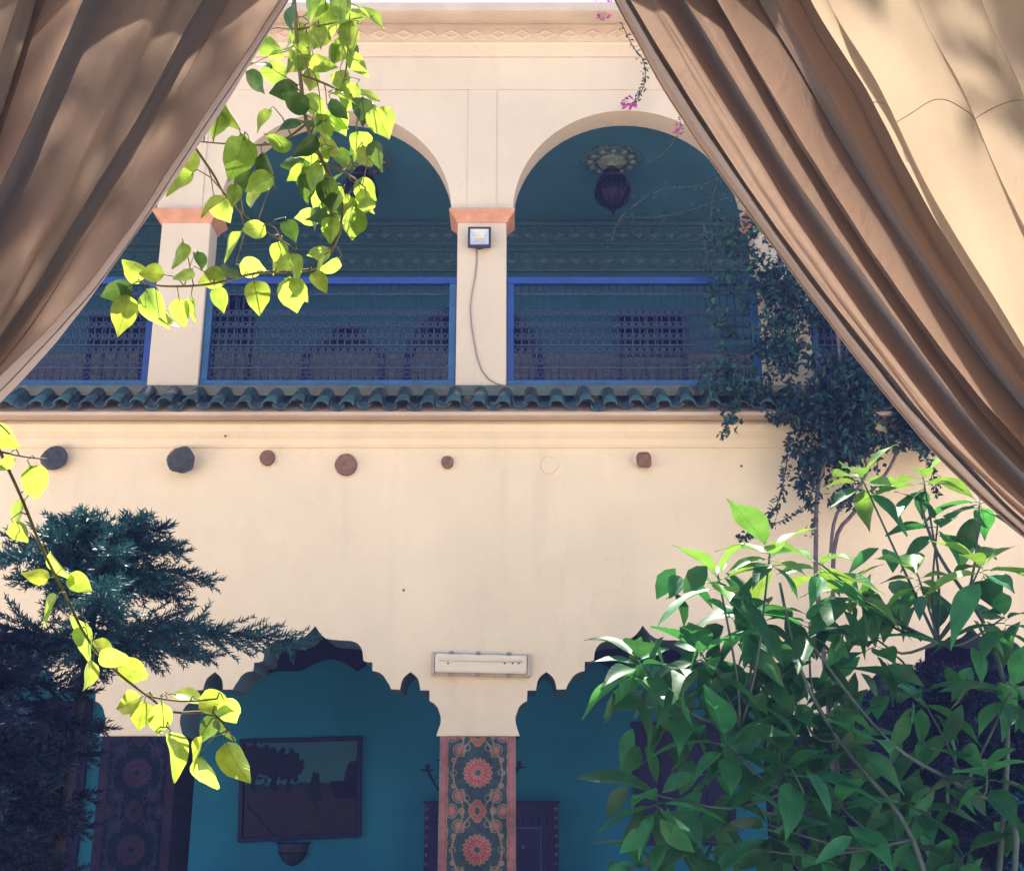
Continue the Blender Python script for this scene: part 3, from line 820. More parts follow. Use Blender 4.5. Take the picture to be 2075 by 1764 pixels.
# ------------------------------------------------------------------ log ends in the wall
def log_end(px, py, rpx, depth, yaw, pit, m, label, seg=14, lump=0.06, square=False):
    c = at(px, py, FY)
    r = rpx / 233.0
    o = root('log_end', (c.x, FY, c.z), label, 'log end', 'log ends in the wall')
    mb = MB(); rr = random.Random(px)
    seg = 22; p1_, p2_ = rr.uniform(0, 6), rr.uniform(0, 6)
    ang = [1 + lump * (0.6 * math.sin(2 * 2 * PI * q / seg + p1_) + 0.5 * math.sin(3 * 2 * PI * q / seg + p2_) + 0.25 * math.sin(7 * 2 * PI * q / seg)) for q in range(seg)]
    prof = [(0.97, 0.06), (1.0, -depth * .5), (1.0, -depth * .85), (0.93, -depth), (0.5, -depth * 1.01), (0.12, -depth * 0.99)]
    for rad, y in prof:
        for k in range(seg):
            a = 2 * PI * (k + 0.5) / seg
            f = ang[k]
            if square: f *= min(1.18, 1 / max(abs(math.cos(a)), abs(math.sin(a)))) * 0.95
            mb.v.append((r * rad * f * math.cos(a), y, r * rad * f * math.sin(a)))
    for i in range(len(prof) - 1):
        for k in range(seg):
            k2 = (k + 1) % seg
            mb.f.append((i * seg + k, i * seg + k2, (i + 1) * seg + k2, (i + 1) * seg + k))
    mb.f.append(tuple((len(prof) - 1) * seg + k for k in range(seg)))
    rot = Euler((pit, 0, yaw)).to_matrix()
    nshaft = 3 * seg
    mb.v = [tuple(rot @ Vector(v) + Vector(c)) for v in mb.v]
    shaft = MB(); shaft.v = mb.v[:4 * seg]; shaft.f = [f for f in mb.f if max(f) < 4 * seg]
    face = MB(); face.v = mb.v[3 * seg:]; face.f = [tuple(i - 3 * seg for i in f) for f in mb.f if max(f) >= 4 * seg]
    part('mortar_collar', MB().tube([(c.x + r * 1.06 * math.cos(q * PI / 12), FY - 0.003, c.z + r * 1.06 * math.sin(q * PI / 12)) for q in range(24)], 0.012, 5, True), 'plaster', o, True)
    part('shaft', shaft, m, o, True)
    part('end_grain', face, 'log' if m != 'log_dark' else 'log_dark', o)
    return o
log_end(108, 930, 25, 0.16, 0.5, 0.12, 'log_dark', 'dark slanting log end beside the hanging leaf twig')
log_end(366, 930, 27, 0.22, 0.35, 0.35, 'log_dark', 'large lumpy log stump jutting downward from the wall', lump=0.14)
log_end(543, 929, 16.5, 0.05, 0, 0.02, 'log', 'small round log end between the lumpy stump and the big disc')
log_end(702, 943, 23.5, 0.05, 0.0, 0.04, 'log', 'largest flat round reddish log end', seg=18, lump=0.03)
log_end(907, 938, 13.5, 0.05, 0, 0.0, 'log', 'smallest round log end left of the plaster patch')
log_end(1304, 930, 16, 0.11, -0.05, 0.45, 'log', 'squarish short log end nearest the climbing vine', lump=0.03, square=True)

# ------------------------------------------------------------------ patterned carpets on the columns
def carpet(cx, label, pal, w=0.323, sidewrap=0.10):
    zt = Z_SPRING - 0.004; zb = 0.55
    nx, nz = 120, 380
    Yc = FY - 0.012
    verts, cols = [], []
    P_ = 0.612
    z0 = at(967, 1565, Yc).z
    rnd = random.Random(3)
    red, pink, green, tan, orange, dark, border = pal
    def mixc(a, b, t): return tuple(a[i] * (1 - t) + b[i] * t for i in range(3))
    def pattern(x, z):
        ax = abs(x)
        if ax > 0.248:
            e = ax - 0.248
            s = mnoise.noise(Vector((x * 130, z * 130, 3)))
            c = mixc(border, pink, 0.5 + 0.9 * s)
            if e < 0.010: c = tan
            elif e < 0.020: c = red
            elif e > 0.055: c = mixc(border, tan, 0.45 + 0.8 * s)
            return c
        t = (z - z0) / P_
        f = t - round(t)              # -0.5..0.5 about a rosette
        dz = f * P_
        r = math.hypot(x, dz)
        a = math.atan2(dz, x)
        if r < 0.13:
            pr = 0.118 + 0.008 * math.cos(18 * a)
            if r < 0.024: return green
            if r < 0.032: return tan
            if r < 0.066: return mixc(red, pink, 0.5 + 0.5 * math.cos(12 * a + 1))
            if r < 0.072: return mixc(red, dark, 0.5)
            if r < pr - 0.012: return mixc(pink, red, 0.5 + 0.5 * math.cos(18 * a))
            if r < pr: return tan
        m = (f - 0.5) if f > 0 else (f + 0.5)   # about the lozenge between
        mz = m * P_
        q = abs(x) / 0.062 + abs(mz) / 0.088
        rq = math.hypot(x / 0.068, mz / 0.082)
        if rq < 1.0 and q < 1.25:
            if rq < 0.35: return green
            if rq < 0.5: return tan
            return mixc(orange, red, 0.5 + 0.5 * math.sin(20 * math.atan2(mz, x)))
        if rq < 1.12 and q < 1.4: return tan
        # trailing stems and scrolls
        v1 = 0.165 + 0.045 * math.cos(2 * PI * f)
        if abs(ax - v1) < 0.0065: return tan
        v2 = 0.10 * abs(math.sin(2 * PI * f)) + 0.02
        if abs(ax - v2) < 0.0065 and abs(dz) > 0.13: return tan
        for (sx_, sz_, sr) in ((0.155, 0.185, 0.038), (0.09, 0.205, 0.030), (0.205, 0.0, 0.028), (0.215, 0.30, 0.036), (0.13, 0.30, 0.026), (0.20, 0.105, 0.022)):
            d = math.hypot(ax - sx_, abs(dz) - sz_)
            if d < sr:
                if sr > 0.034: return pink if d < sr * 0.55 else (red if d < sr * 0.82 else tan)
                if sr > 0.027: return dark if d < sr * 0.75 else tan
                return orange if d < sr * 0.6 else tan
            if sr > 0.03 and abs(d - sr * 1.35) < 0.004: return tan
        s = mnoise.noise(Vector((x * 24, z * 24, 9)))
        return mixc(green, dark, 0.5 + 0.8 * s)
    for j in range(nz + 1):
        z = zt + (zb - zt) * j / nz
        for i in range(nx + 1):
            x = -w + 2 * w * i / nx
            wob = 0.006 * math.sin(z * 4 + cx) + 0.004 * mnoise.noise(Vector((x * 5, z * 5, cx)))
            verts.append((cx + x, Yc - 0.006 + wob, z))
            c = pattern(x + 0.005 * mnoise.noise(Vector((x * 12, z * 12, 5))), z + 0.005 * mnoise.noise(Vector((x * 12, z * 12, 1))))
            sp = (1 + 0.30 * mnoise.noise(Vector((x * 260, z * 260, 0)))) * (0.95 + 0.35 * mnoise.noise(Vector((x * 5 + 3, z * 4, cx))) + 0.2 * mnoise.noise(Vector((x * 22, z * 22, cx))))
            cols.append(tuple(max(0, ch * sp) for ch in c) + (1,))
    # side flaps returning along the column
    faces = [(j * (nx + 1) + i, (j + 1) * (nx + 1) + i, (j + 1) * (nx + 1) + i + 1, j * (nx + 1) + i + 1) for j in range(nz) for i in range(nx)]
    for s in (0, nx):
        base = len(verts)
        for j in range(nz + 1):
            p = verts[j * (nx + 1) + s]
            verts.append((p[0], FY + 0.61, p[2]))
            cc = cols[j * (nx + 1) + s]
            cols.append(cc)
        for j in range(nz):
            q = (j * (nx + 1) + s, base + j, base + j + 1, (j + 1) * (nx + 1) + s)
            faces.append(q if s == 0 else q[::-1])
    me = bpy.data.meshes.new('pillar_carpet')
    me.from_pydata(verts, [], faces)
    at_ = me.color_attributes.new('dye', 'FLOAT_COLOR', 'POINT')
    at_.data.foreach_set('color', [c for q in cols for c in q])
    me.materials.append(M['rug'])
    o = bpy.data.objects.new('pillar_carpet', me); COL.objects.link(o)
    tag(o, label, 'carpet', 'carpets on the pillars')
    return o
bright = (lin(164, 84, 86), lin(176, 116, 112), lin(66, 88, 90), lin(140, 130, 112), lin(160, 106, 86), lin(54, 68, 80), lin(144, 108, 112))
dull = tuple(tuple(v * s for v, s in zip(c, (0.08, 0.135, 0.34))) for c in bright)  # same palette scaled darker and bluer
carpet(COLX, 'bright red and green medallion carpet on the middle pillar', bright)
carpet(COLX - BAY, 'dark bluish medallion carpet on the pillar behind the pine', dull)
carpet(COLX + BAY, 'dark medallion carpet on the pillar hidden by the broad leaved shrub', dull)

# ------------------------------------------------------------------ painting
PY = AB - 0.05
c4 = [at(482, 1706, PY), at(731, 1694, PY), at(733, 1491, PY), at(486, 1497, PY)]
pt = root('framed_painting', ((c4[0].x + c4[1].x) / 2, AB, c4[0].z), 'dark framed landscape painting with trees on the blue arcade wall', 'painting')
def lerp4(u, v): return (c4[0] * (1 - u) + c4[1] * u) * (1 - v) + (c4[3] * (1 - u) + c4[2] * u) * v
nx, nz = 110, 90
verts, cols = [], []
for j in range(nz + 1):
    for i in range(nx + 1):
        u, v = 0.04 + 0.92 * i / nx, 0.04 + 0.92 * j / nz
        p = lerp4(u, v); verts.append((p.x, AB - 0.03, p.z))
        N = lambda s, o=0: mnoise.noise(Vector((u * s, v * s, o)))
        hor = 0.50 + 0.02 * N(9)
        if v < hor: c = (0.05 + 0.02 * N(14), 0.045 + 0.015 * N(10, 4), 0.10 + .02 * N(6, 2))
        else: c = (0.05, 0.20 + 0.03 * N(4), 0.29 + 0.02 * N(5, 3))
        if v > hor and v < hor + 0.05 + 0.03 * N(30, 5): c = (0.02, 0.05, 0.11)
        for tx, tw, top, trunk in ((0.13, 0.17, 0.92, 0.02), (0.30, 0.15, 0.88, 0.025), (0.42, 0.10, 0.84, 0.015), (0.95, 0.10, 0.72, 0.02), (0.62, 0.05, 0.62, 0.01)):
            d = math.hypot((u - tx) / tw, (v - top + 0.13) / 0.17) + 0.55 * N(22, tx * 9)
            if d < 0.95: c = (0.018, 0.03, 0.09)
            if hor - 0.02 < v < top - 0.1 and abs(u - tx - 0.02 * math.sin(v * 20)) < trunk: c = (0.015, 0.02, 0.08)
        if v < 0.36 and abs((u - 0.06) - (0.36 - v) * 0.75) < 0.012 and u < 0.32: c = (0.012, 0.012, 0.06)
        if v > 0.38 and v < hor + 0.06 and u > 0.74 + 0.4 * (hor + 0.06 - v) * N(6): c = (0.02, 0.015, 0.09)
        cols.append((*[max(0.004, q) for q in c], 1))
me = bpy.data.meshes.new('canvas')
me.from_pydata(verts, [], [(j * (nx + 1) + i, j * (nx + 1) + i + 1, (j + 1) * (nx + 1) + i + 1, (j + 1) * (nx + 1) + i) for j in range(nz) for i in range(nx)])
ca = me.color_attributes.new('dye', 'FLOAT_COLOR', 'POINT'); ca.data.foreach_set('color', [c for q in cols for c in q])
me.materials.append(M['canvas'])
part('canvas', me, None, pt)
fw = 0.045
for a, b in ((0, 1), (1, 2), (2, 3), (3, 0)):
    u = (c4[b] - c4[a]).normalized(); ctr = (c4[0] + c4[1] + c4[2] + c4[3]) / 4
    nrm = Vector((-u.z, 0, u.x));
    if nrm.dot(ctr - c4[a]) < 0: nrm = -nrm
    A, B = c4[a], c4[b]
    mb = MB().prism([(A.x, A.z), (B.x, B.z), ((B + nrm * fw - u * fw).x, (B + nrm * fw - u * fw).z), ((A + nrm * fw + u * fw).x, (A + nrm * fw + u * fw).z)], AB - 0.065, AB - 0.001)
    part('frame_side', mb, 'dark_wood', pt, bevel=0.006)
# wall sconce bowl below the painting
q = at(595, 1706, AB); q2 = at(595, 1753, AB)
sc = root('wall_sconce', (q.x, AB, q2.z), 'dark half bowl sconce on the wall below the painting', 'wall sconce')
Hs = q.z - q2.z
mb = MB(); seg = 14
prof = [(0.17, 1.0), (0.165, 0.85), (0.15, 0.55), (0.115, 0.25), (0.06, 0.06), (0.02, 0.0)]
for r, h in prof:
    for k_ in range(seg + 1):
        a = PI + PI * k_ / seg
        mb.v.append((q.x + r * math.cos(a), AB - 0.005 + r * 0.8 * math.sin(a), q2.z + Hs * h))
for i in range(len(prof) - 1):
    for k_ in range(seg):
        b = i * (seg + 1) + k_
        mb.f.append((b, b + 1, b + seg + 2, b + seg + 1))
M['sconce'] = mat('dark_sconce_pottery', (0.05, 0.07, 0.13), 0.5, 0.3, 14)
part('bowl', mb, 'sconce', sc, True)
for h, r in ((0.98, 0.176), (0.55, 0.156)):
    part('band', MB().tube([(q.x + r * math.cos(PI + PI * k_ / seg), AB - 0.006 + r * 0.8 * math.sin(PI + PI * k_ / seg), q2.z + Hs * h) for k_ in range(seg + 1)], 0.008, 5), 'iron_black', sc)

# ------------------------------------------------------------------ carved cabinet with candelabra
CY = AB - 0.45
x0, x1, zt = at(861, 1625, CY).x, at(1131, 1625, CY).x, at(1000, 1622, CY).z
cb = root('carved_cabinet', ((x0 + x1) / 2, AB - 0.24, 0.12), 'tall dark carved wooden cabinet behind the middle pillar', 'cabinet')
part('carcass', MB().box(x0, x1, CY, AB - 0.02, 0.12, zt - 0.03), 'dark_wood', cb)
part('top', MB().box(x0 - 0.02, x1 + 0.02, CY - 0.02, AB - 0.01, zt - 0.029, zt), 'dark_wood', cb, bevel=0.006)
M['inlay'] = mat('violet_inlay', (0.16, 0.13, 0.34), 0.5, 0.2, 20)
for xm0, xm1 in ((x0 + 0.05, (x0 + x1) / 2 - 0.015), ((x0 + x1) / 2 + 0.015, x1 - 0.05)):
    d = part('door', MB().box(xm0, xm1, CY - 0.02, CY - 0.001, 0.2, zt - 0.12), 'dark_wood', cb, bevel=0.004)
    ins = 0.13
    for bx in ((xm0 + ins, xm1 - ins, zt - 0.27, zt - 0.262), (xm0 + ins, xm1 - ins, 0.45, 0.458), (xm0 + ins, xm0 + ins + 0.008, 0.459, zt - 0.271), (xm1 - ins - 0.008, xm1 - ins, 0.459, zt - 0.271)):
        part('inlay_line', MB().box(bx[0], bx[1], CY - 0.026, CY - 0.0205, bx[2], bx[3]), 'inlay', d)
    part('knob', MB().lathe([(0.02, 0), (0.026, -0.015), (0.015, -0.03)], ((xm0 + xm1) / 2, CY - 0.021, zt - 0.45), 10, 'y'), 'inlay', d)
    for i in range(7):
        for jz in range(2):
            z = zt - 0.17 - jz * 0.04
            part('carving', MB().lathe([(0.02, 0), (0.014, -0.008), (0.004, -0.010)], (xm0 + 0.06 + i * (xm1 - xm0 - 0.12) / 6, CY - 0.0205, z), 6, 'y'), 'dark_wood', d)
for i in range(9):
    for sx in (x0 + 0.025, x1 - 0.025):
        part('carving', MB().lathe([(0.022, 0), (0.016, -0.008), (0.004, -0.012)], (sx, CY - 0.0005, zt - 0.08 - i * 0.09), 6, 'y'), 'inlay', cb)
cy2 = AB - 0.24
ccx = at(953, 1600, cy2).x
cd = root('iron_candelabrum', (ccx, cy2, zt), 'black wrought iron candelabrum standing on the carved cabinet', 'candelabrum')
part('stem', MB().lathe([(0.12, zt + 0.001), (0.11, zt + 0.02), (0.02, zt + 0.04), (0.014, zt + 0.2), (0.025, zt + 0.23), (0.014, zt + 0.26), (0.012, zt + 0.52)], (ccx, cy2, 0), 10), 'iron_black', cd)
for i, (rx, ry, h) in enumerate(((-0.46, 0.02, 0.30), (-0.30, -0.12, 0.40), (0.52, 0.0, 0.33), (0.30, -0.14, 0.40), (0.0, 0.0, 0.52))):
    if i < 4:
        arm = [(ccx + rx * t, cy2 + ry * t, zt + 0.06 + (h - 0.06) * (t ** 3) + 0.02 - 0.08 * math.sin(PI * t)) for t in [j / 10 for j in range(11)]]
        part('arm', MB().tube(arm, 0.013, 5), 'iron_black', cd, True)
        cl = [(ccx + rx * 0.72 + 0.05 * math.copysign(1, rx) * math.cos(a) * (1 - a / 9), cy2 + ry * .7, zt + 0.20 + 0.05 * math.sin(a) * (1 - a / 9)) for a in [j * 0.5 for j in range(13)]]
        part('curl', MB().tube(cl, 0.006, 4), 'iron_black', cd)
    part('candle_cup', MB().lathe([(0.012, zt + h), (0.075, zt + h + 0.012), (0.075, zt + h + 0.02), (0.02, zt + h + 0.022), (0.022, zt + h + 0.075)], (ccx + rx, cy2 + ry, 0), 10), 'iron_black', cd)

# dark shuttered windows and door on the arcade back wall
def shutter(px0, px1, py0, py1, label, name='shuttered_window', cat='window'):
    a, b = at(px0, py1, AB), at(px1, py0, AB)
    o = root(name, ((a.x + b.x) / 2, AB, a.z), label, cat)
    part('frame', MB().box(a.x, b.x, AB - 0.05, AB - 0.001, a.z, b.z), 'dark_wood', o, bevel=0.006)
    n_ = 4
    for i in range(n_):
        xx0 = a.x + 0.05 + (b.x - a.x - 0.1) * i / n_ + 0.006; xx1 = a.x + 0.05 + (b.x - a.x - 0.1) * (i + 1) / n_ - 0.006
        part('panel', MB().box(xx0, xx1, AB - 0.064, AB - 0.0505, a.z + 0.05, b.z - 0.05), 'dark_wood', o, bevel=0.004)
    return o
shutter(1285, 1480, 1462, 1712, 'dark purple shuttered window behind the broad leaved shrub')
shutter(-60, 190, 1420, 1900, 'dark wooden door added to deepen the dark bay behind the pine', 'arcade_door', 'door')  # added only to make this bay read dark
shutter(1600, 1960, 1420, 1900, 'dark wooden door deep behind the broad leaved shrub', 'arcade_door', 'door')

# ------------------------------------------------------------------ foliage tools
def leaf_mesh(name, m, L, W, curl=0.25, fold=0.25, twist=0.0, wav=0.04, nseg=8, tipp=1.25, heart=0.0, petiole=0.12, seed=0):
    """leaf along +x from its base, lying in xy, top +z; petiole runs to the origin"""
    rr = random.Random(seed)
    mb = MB()
    pl = petiole * L
    ph = rr.uniform(0, 6)
    rows = []
    for i in range(nseg + 1):
        t = i / nseg
        wd = W * 0.5 * (math.sin(PI * min(1, t ** (0.80 - heart * 0.10))) ** (0.9 - 0.22 * heart) if t < 1 else 0)
        if t > 0.66: wd *= 1 - ((t - 0.66) / 0.34) ** 0.8 * 0.55
        wd = max(wd, 0.0015 * L)
        x = pl + L * t
        zc = -curl * L * t * t
        row = []
        for s in (-1, -0.5, 0, 0.5, 1):
            y = wd * s
            z = zc + fold * abs(y) + wav * L * math.sin(t * 9 + ph + s * 1.7) * abs(s) * 0.6 + twist * t * y
            xx = x - heart * abs(s) * L * 0.08 * (1 - t)
            mb.v.append((xx, y, z)); row.append(len(mb.v) - 1)
        rows.append(row)
    for a, b in zip(rows[:-1], rows[1:]):
        for k_ in range(4): mb.f.append((a[k_], b[k_], b[k_ + 1], a[k_ + 1]))
    if petiole > 0:
        mb.tube([(0, 0, 0.0), (pl * 0.6, 0, 0.004), (pl * 1.15, 0, 0.001)], [0.0018 * (L / .1) ** .5, 0.0015 * (L / .1) ** .5, 0.001], 4)
    return mb.mesh(name, m, True)

def orient(base, direction, normal, scale=1.0, wscale=1.0):
    d = direction.normalized()
    n = (normal - d * normal.dot(d))
    if n.length < 1e-4: n = Vector((0, 0, 1)) - d * d.z
    n.normalize()
    y = n.cross(d)
    m = Matrix((d, y, n)).transposed().to_4x4()
    return Matrix.Translation(base) @ m @ Matrix.Diagonal((scale, scale * wscale, scale, 1))

def smooth_path(pts, n=6):
    out = []
    P = [Vector(p) for p in pts]
    for i in range(len(P) - 1):
        p0, p1, p2, p3 = P[max(i - 1, 0)], P[i], P[i + 1], P[min(i + 2, len(P) - 1)]
        for j in range(n):
            t = j / n
            out.append(0.5 * ((2 * p1) + (-p0 + p2) * t + (2 * p0 - 5 * p1 + 4 * p2 - p3) * t * t + (-p0 + 3 * p1 - 3 * p2 + p3) * t ** 3))
    out.append(P[-1])
    return out

# ------------------------------------------------------------------ leafy tree at the left whose twigs hang into view
random.seed(21)
TY = 3.15
tree = root('leafy_tree', (-2.3, 3.6, 0), 'tree with yellow-green heart shaped leaves hanging in front of the left curtain', 'tree')
trunk_pts = smooth_path([(-2.3, 3.6, 0), (-2.25, 3.62, 1.5), (-2.15, 3.6, 3.0), (-1.95, 3.6, 4.2), (-1.85, 3.9, 5.4), (-1.8, 4.2, 6.5)], 5)
part('trunk', MB().tube(trunk_pts, [0.085 - 0.05 * i / (len(trunk_pts) - 1) for i in range(len(trunk_pts))], 9), 'bark', tree, True)
lmesh = [leaf_mesh('leaf', 'leaf', 0.095, 0.074, c, f, tw, 0.05, 9, 1.3, 1.0, 0.22, s) for s, (c, f, tw) in enumerate(((0.25, 0.3, 0.3), (0.1, 0.45, -0.4), (0.4, 0.2, 0.2), (-0.1, 0.5, 0.5), (0.3, 0.35, -0.2)))]
M['leaf_shade'] = leaf_mat('shaded_leaf', (0.03, 0.10, 0.045), (0.12, 0.22, 0.03), 0.35, 0.34, 0.25, 0.45, 0.1)  # darker leaf copy, shade inside the cluster put into its colour
omesh = [leaf_mesh('leaf', 'leaf_shade', 0.095, 0.070, c, f, tw, 0.05, 9, 1.3, 1.0, 0.22, 20 + s) for s, (c, f, tw) in enumerate(((0.25, 0.3, 0.3), (0.1, 0.45, -0.4), (0.4, 0.2, 0.2)))]
def screen_dirs():
    c, s = math.cos(PITCH), math.sin(PITCH)
    return Vector((1, 0, 0)), Vector((0, -s, c)), Vector((0, c, s))
RIGHT, UP, FWD = screen_dirs()
def twig_leaves(leaves, stems, Yc, spread):
    stem_pts = [p for s in stems for p in s]
    tw = MB()
    for (px, py, ang, lp) in leaves:
        a = R(ang + random.uniform(-14, 14))
        Yl = Yc + random.uniform(-spread, spread)
        ctr = at(px, py, Yl)
        sc_ = lp / 2400 * Yl / 0.095 * 1.02
        d = RIGHT * math.cos(a) - UP * math.sin(a) + FWD * random.uniform(-0.35, 0.35)
        d.normalize()
        n_ = -FWD * random.uniform(0.35, 1) + UP * random.uniform(-0.7, 0.7) + RIGHT * random.uniform(-0.8, 0.8)
        if random.random() < 0.3: n_ = -n_
        if random.random() < 0.14: n_ = SDIR - FWD + RIGHT * random.uniform(-.2, .2) + UP * random.uniform(-.15, .15)
        base = ctr - d * (0.095 * sc_ * 0.72)
        in_shade = random.random() < (0.42 if 530 < px < 730 and 90 < py < 480 else 0.14)
        piece('leaf', random.choice(omesh if in_shade else lmesh), tree, orient(base, d, n_, sc_, random.uniform(0.85, 1.1)))
        q = min(stem_pts, key=lambda p: (p - base).length)
        if (q - base).length > 0.004:
            mid = (q + base) / 2 + Vector((0, 0, 0.012))
            tw.tube([q, mid, base], [0.0022, 0.0018, 0.0013], 4)
    return tw
upper = [[(592, -60), (600, 60), (608, 150), (622, 250), (655, 330), (690, 400), (688, 470), (650, 535), (600, 550), (520, 553), (430, 575), (340, 580), (285, 572)],
         [(622, 250), (560, 290), (470, 292), (385, 285)], [(385, 285), (430, 350), (460, 400), (520, 455), (600, 505)],
         [(600, 60), (660, 50), (735, 35)], [(608, 150), (670, 175), (730, 210), (770, 240)], [(655, 330), (700, 350), (740, 380)], [(640, -60), (690, 30), (705, 110), (690, 190)]]
ustems = []
for s in upper:
    yy = TY + random.uniform(-0.05, 0.05) if s is not upper[0] else TY
    ustems.append(smooth_path([at(px, py, TY) for px, py in s], 5))
for i, s in enumerate(ustems):
    r0, r1 = (0.0075, 0.003) if i == 0 else (0.0045, 0.002)
    part('twig', MB().tube(s, [r0 + (r1 - r0) * j / (len(s) - 1) for j in range(len(s))], 6), 'twig', tree, True)
UL = [(625, 15, 80, 75), (665, 45, 70, 75), (690, 12, 60, 70), (728, 30, 20, 70), (752, 42, 40, 70), (708, 78, 95, 75), (650, 72, 120, 75), (592, 70, 150, 70), (568, 98, 190, 65), (550, 147, 175, 65), (525, 125, 200, 60),
      (600, 128, 130, 65), (657, 128, 20, 65), (712, 100, 60, 70), (692, 168, 80, 60), (630, 165, 90, 60), (572, 182, 160, 65), (596, 205, 190, 65), (642, 217, 30, 65), (690, 225, 60, 60), (742, 192, 15, 65), (745, 232, 45, 70),
      (775, 255, 55, 80), (725, 135, 50, 65), (640, 20, 120, 60), (585, 35, 110, 60), (468, 232, 45, 85), (440, 248, 100, 70), (582, 255, 170, 60), (560, 287, 185, 65), (655, 262, 60, 65), (682, 248, 40, 60), (665, 305, 65, 70), (620, 300, 120, 65),
      (595, 330, 150, 65), (610, 370, 110, 70), (735, 298, 75, 70), (742, 322, 85, 60), (700, 325, 50, 60), (642, 350, 80, 65), (380, 332, 100, 65), (365, 378, 130, 75), (485, 320, 95, 95), (545, 350, 85, 80), (490, 370, 120, 60),
      (517, 402, 80, 65), (430, 420, 140, 65), (452, 428, 60, 60), (474, 398, 100, 50), (640, 410, 130, 65), (665, 395, 70, 65), (652, 442, 150, 65), (700, 430, 85, 65), (745, 390, 45, 65), (712, 455, 95, 70), (738, 410, 60, 55),
      (475, 505, 110, 75), (510, 468, 165, 60), (590, 470, 60, 55), (565, 530, 110, 65), (602, 545, 60, 60), (642, 515, 150, 55), (650, 572, 50, 50), (692, 420, 110, 60), (515, 543, 15, 55), (523, 605, 88, 70), (595, 602, 88, 80), (447, 610, 85, 55),
      (365, 522, 90, 60), (405, 530, 60, 45), (370, 560, 150, 50), (427, 565, 170, 60), (462, 552, 190, 50), (270, 545, 215, 60), (232, 592, 150, 70), (250, 642, 115, 85), (310, 628, 80, 85), (346, 650, 70, 60), (370, 636, 78, 60), (396, 630, 90, 55), (305, 555, 190, 50),
      (500, 300, 60, 60), (530, 240, 140, 55), (615, 90, 60, 60), (675, 110, 110, 60), (700, 200, 30, 60), (620, 440, 160, 60), (670, 470, 100, 60)]
UL += [(px + random.uniform(-40, 40), py + random.uniform(-35, 35), random.uniform(20, 170), random.uniform(50, 68)) for px, py, a_, l_ in UL if 540 < px < 760 and random.random() < 0.5]
tag(part('petioles', twig_leaves(UL, ustems, TY, 0.16), 'twig', tree, True), kind='stuff')
lowst = [[(-120, 700), (-40, 830), (0, 915), (40, 1000), (85, 1110), (130, 1200), (175, 1290), (230, 1355), (300, 1410), (350, 1442), (430, 1445), (475, 1500)], [(300, 1410), (370, 1420), (440, 1415)], [(0, 915), (50, 925), (95, 930)], [(-40, 830), (0, 860), (20, 880)]]
TY2 = 2.95
lstems = [smooth_path([at(px, py, TY2) for px, py in s], 5) for s in lowst]
lst = lstems[0]
bp0 = Vector((-2.22, 3.6, 2.4))
part('branch', MB().tube(smooth_path([bp0, (bp0 + lst[0]) / 2 + Vector((0, 0, 0.25)), lst[0]], 6), 0.008, 6), 'bark', tree, True)
ub0 = ustems[0][0]
part('branch', MB().tube(smooth_path([Vector((-1.95, 3.6, 4.2)), Vector((-1.2, 3.4, 4.45)), ub0 + Vector((-0.08, 0.03, 0.35)), ub0], 6), [0.03 - 0.0225 * j / 18 for j in range(19)], 7), 'bark', tree, True)
for i, s in enumerate(lstems):
    r0, r1 = (0.0055, 0.0025) if i == 0 else (0.003, 0.002)
    part('twig', MB().tube(s, [r0 + (r1 - r0) * j / (len(s) - 1) for j in range(len(s))], 6), 'twig', tree, True)
LSC = 0.88
LLV = [(15, 888, 40, 70), (75, 982, 80, 85), (32, 1048, 130, 80), (42, 1080, 70, 55), (5, 945, 120, 60), (125, 1150, 70, 80), (165, 1182, 35, 60), (72, 1168, 185, 55), (100, 1240, 120, 80), (182, 1305, 80, 85), (236, 1335, 20, 70), (182, 1370, 110, 65),
       (275, 1360, 15, 70), (262, 1425, 150, 65), (285, 1452, 100, 60), (325, 1460, 90, 75), (388, 1412, 10, 75), (440, 1425, 20, 75), (468, 1445, 60, 70), (360, 1530, 85, 100), (405, 1530, 100, 75), (425, 1570, 82, 85), (478, 1550, 72, 95), (420, 1480, 110, 65), (458, 1475, 70, 70), (150, 1265, 190, 60), (210, 1320, 60, 60)]
tag(part('petioles', twig_leaves([(a_, b_, c_, d_ * LSC) for a_, b_, c_, d_ in LLV], lstems, TY2, 0.06), 'twig', tree, True), kind='stuff')
# crown above the frame that shades the left curtain
cr = MB()
rr = random.Random(5)
def add_leaf(mb, p, d, n, L, W):
    d = d.normalized(); n = (n - d * n.dot(d)).normalized(); y = n.cross(d)
    b = len(mb.v)
    mid = p + d * L * 0.5 + n * L * 0.06
    mb.v += [tuple(p), tuple(mid + y * W * 0.5), tuple(p + d * L - n * L * 0.08), tuple(mid - y * W * 0.5)]
    mb.f += [(b, b + 1, b + 2), (b, b + 2, b + 3)]
def rvec(rr): return Vector((rr.gauss(0, 1), rr.gauss(0, 1), rr.gauss(0, 1))).normalized()
for i in range(3600):
    v = rvec(rr) * rr.random() ** 0.4
    p = Vector((-1.95 + v.x * 1.25, 4.27 + v.y * 0.62, 6.6 + v.z * 0.45))
    if mnoise.noise(p * 2.0) < -0.22: continue
    add_leaf(cr, p, rvec(rr) + Vector((0, 0, -0.7)), rvec(rr), 0.10, 0.068)
part('crown', cr, 'leaf', tree)

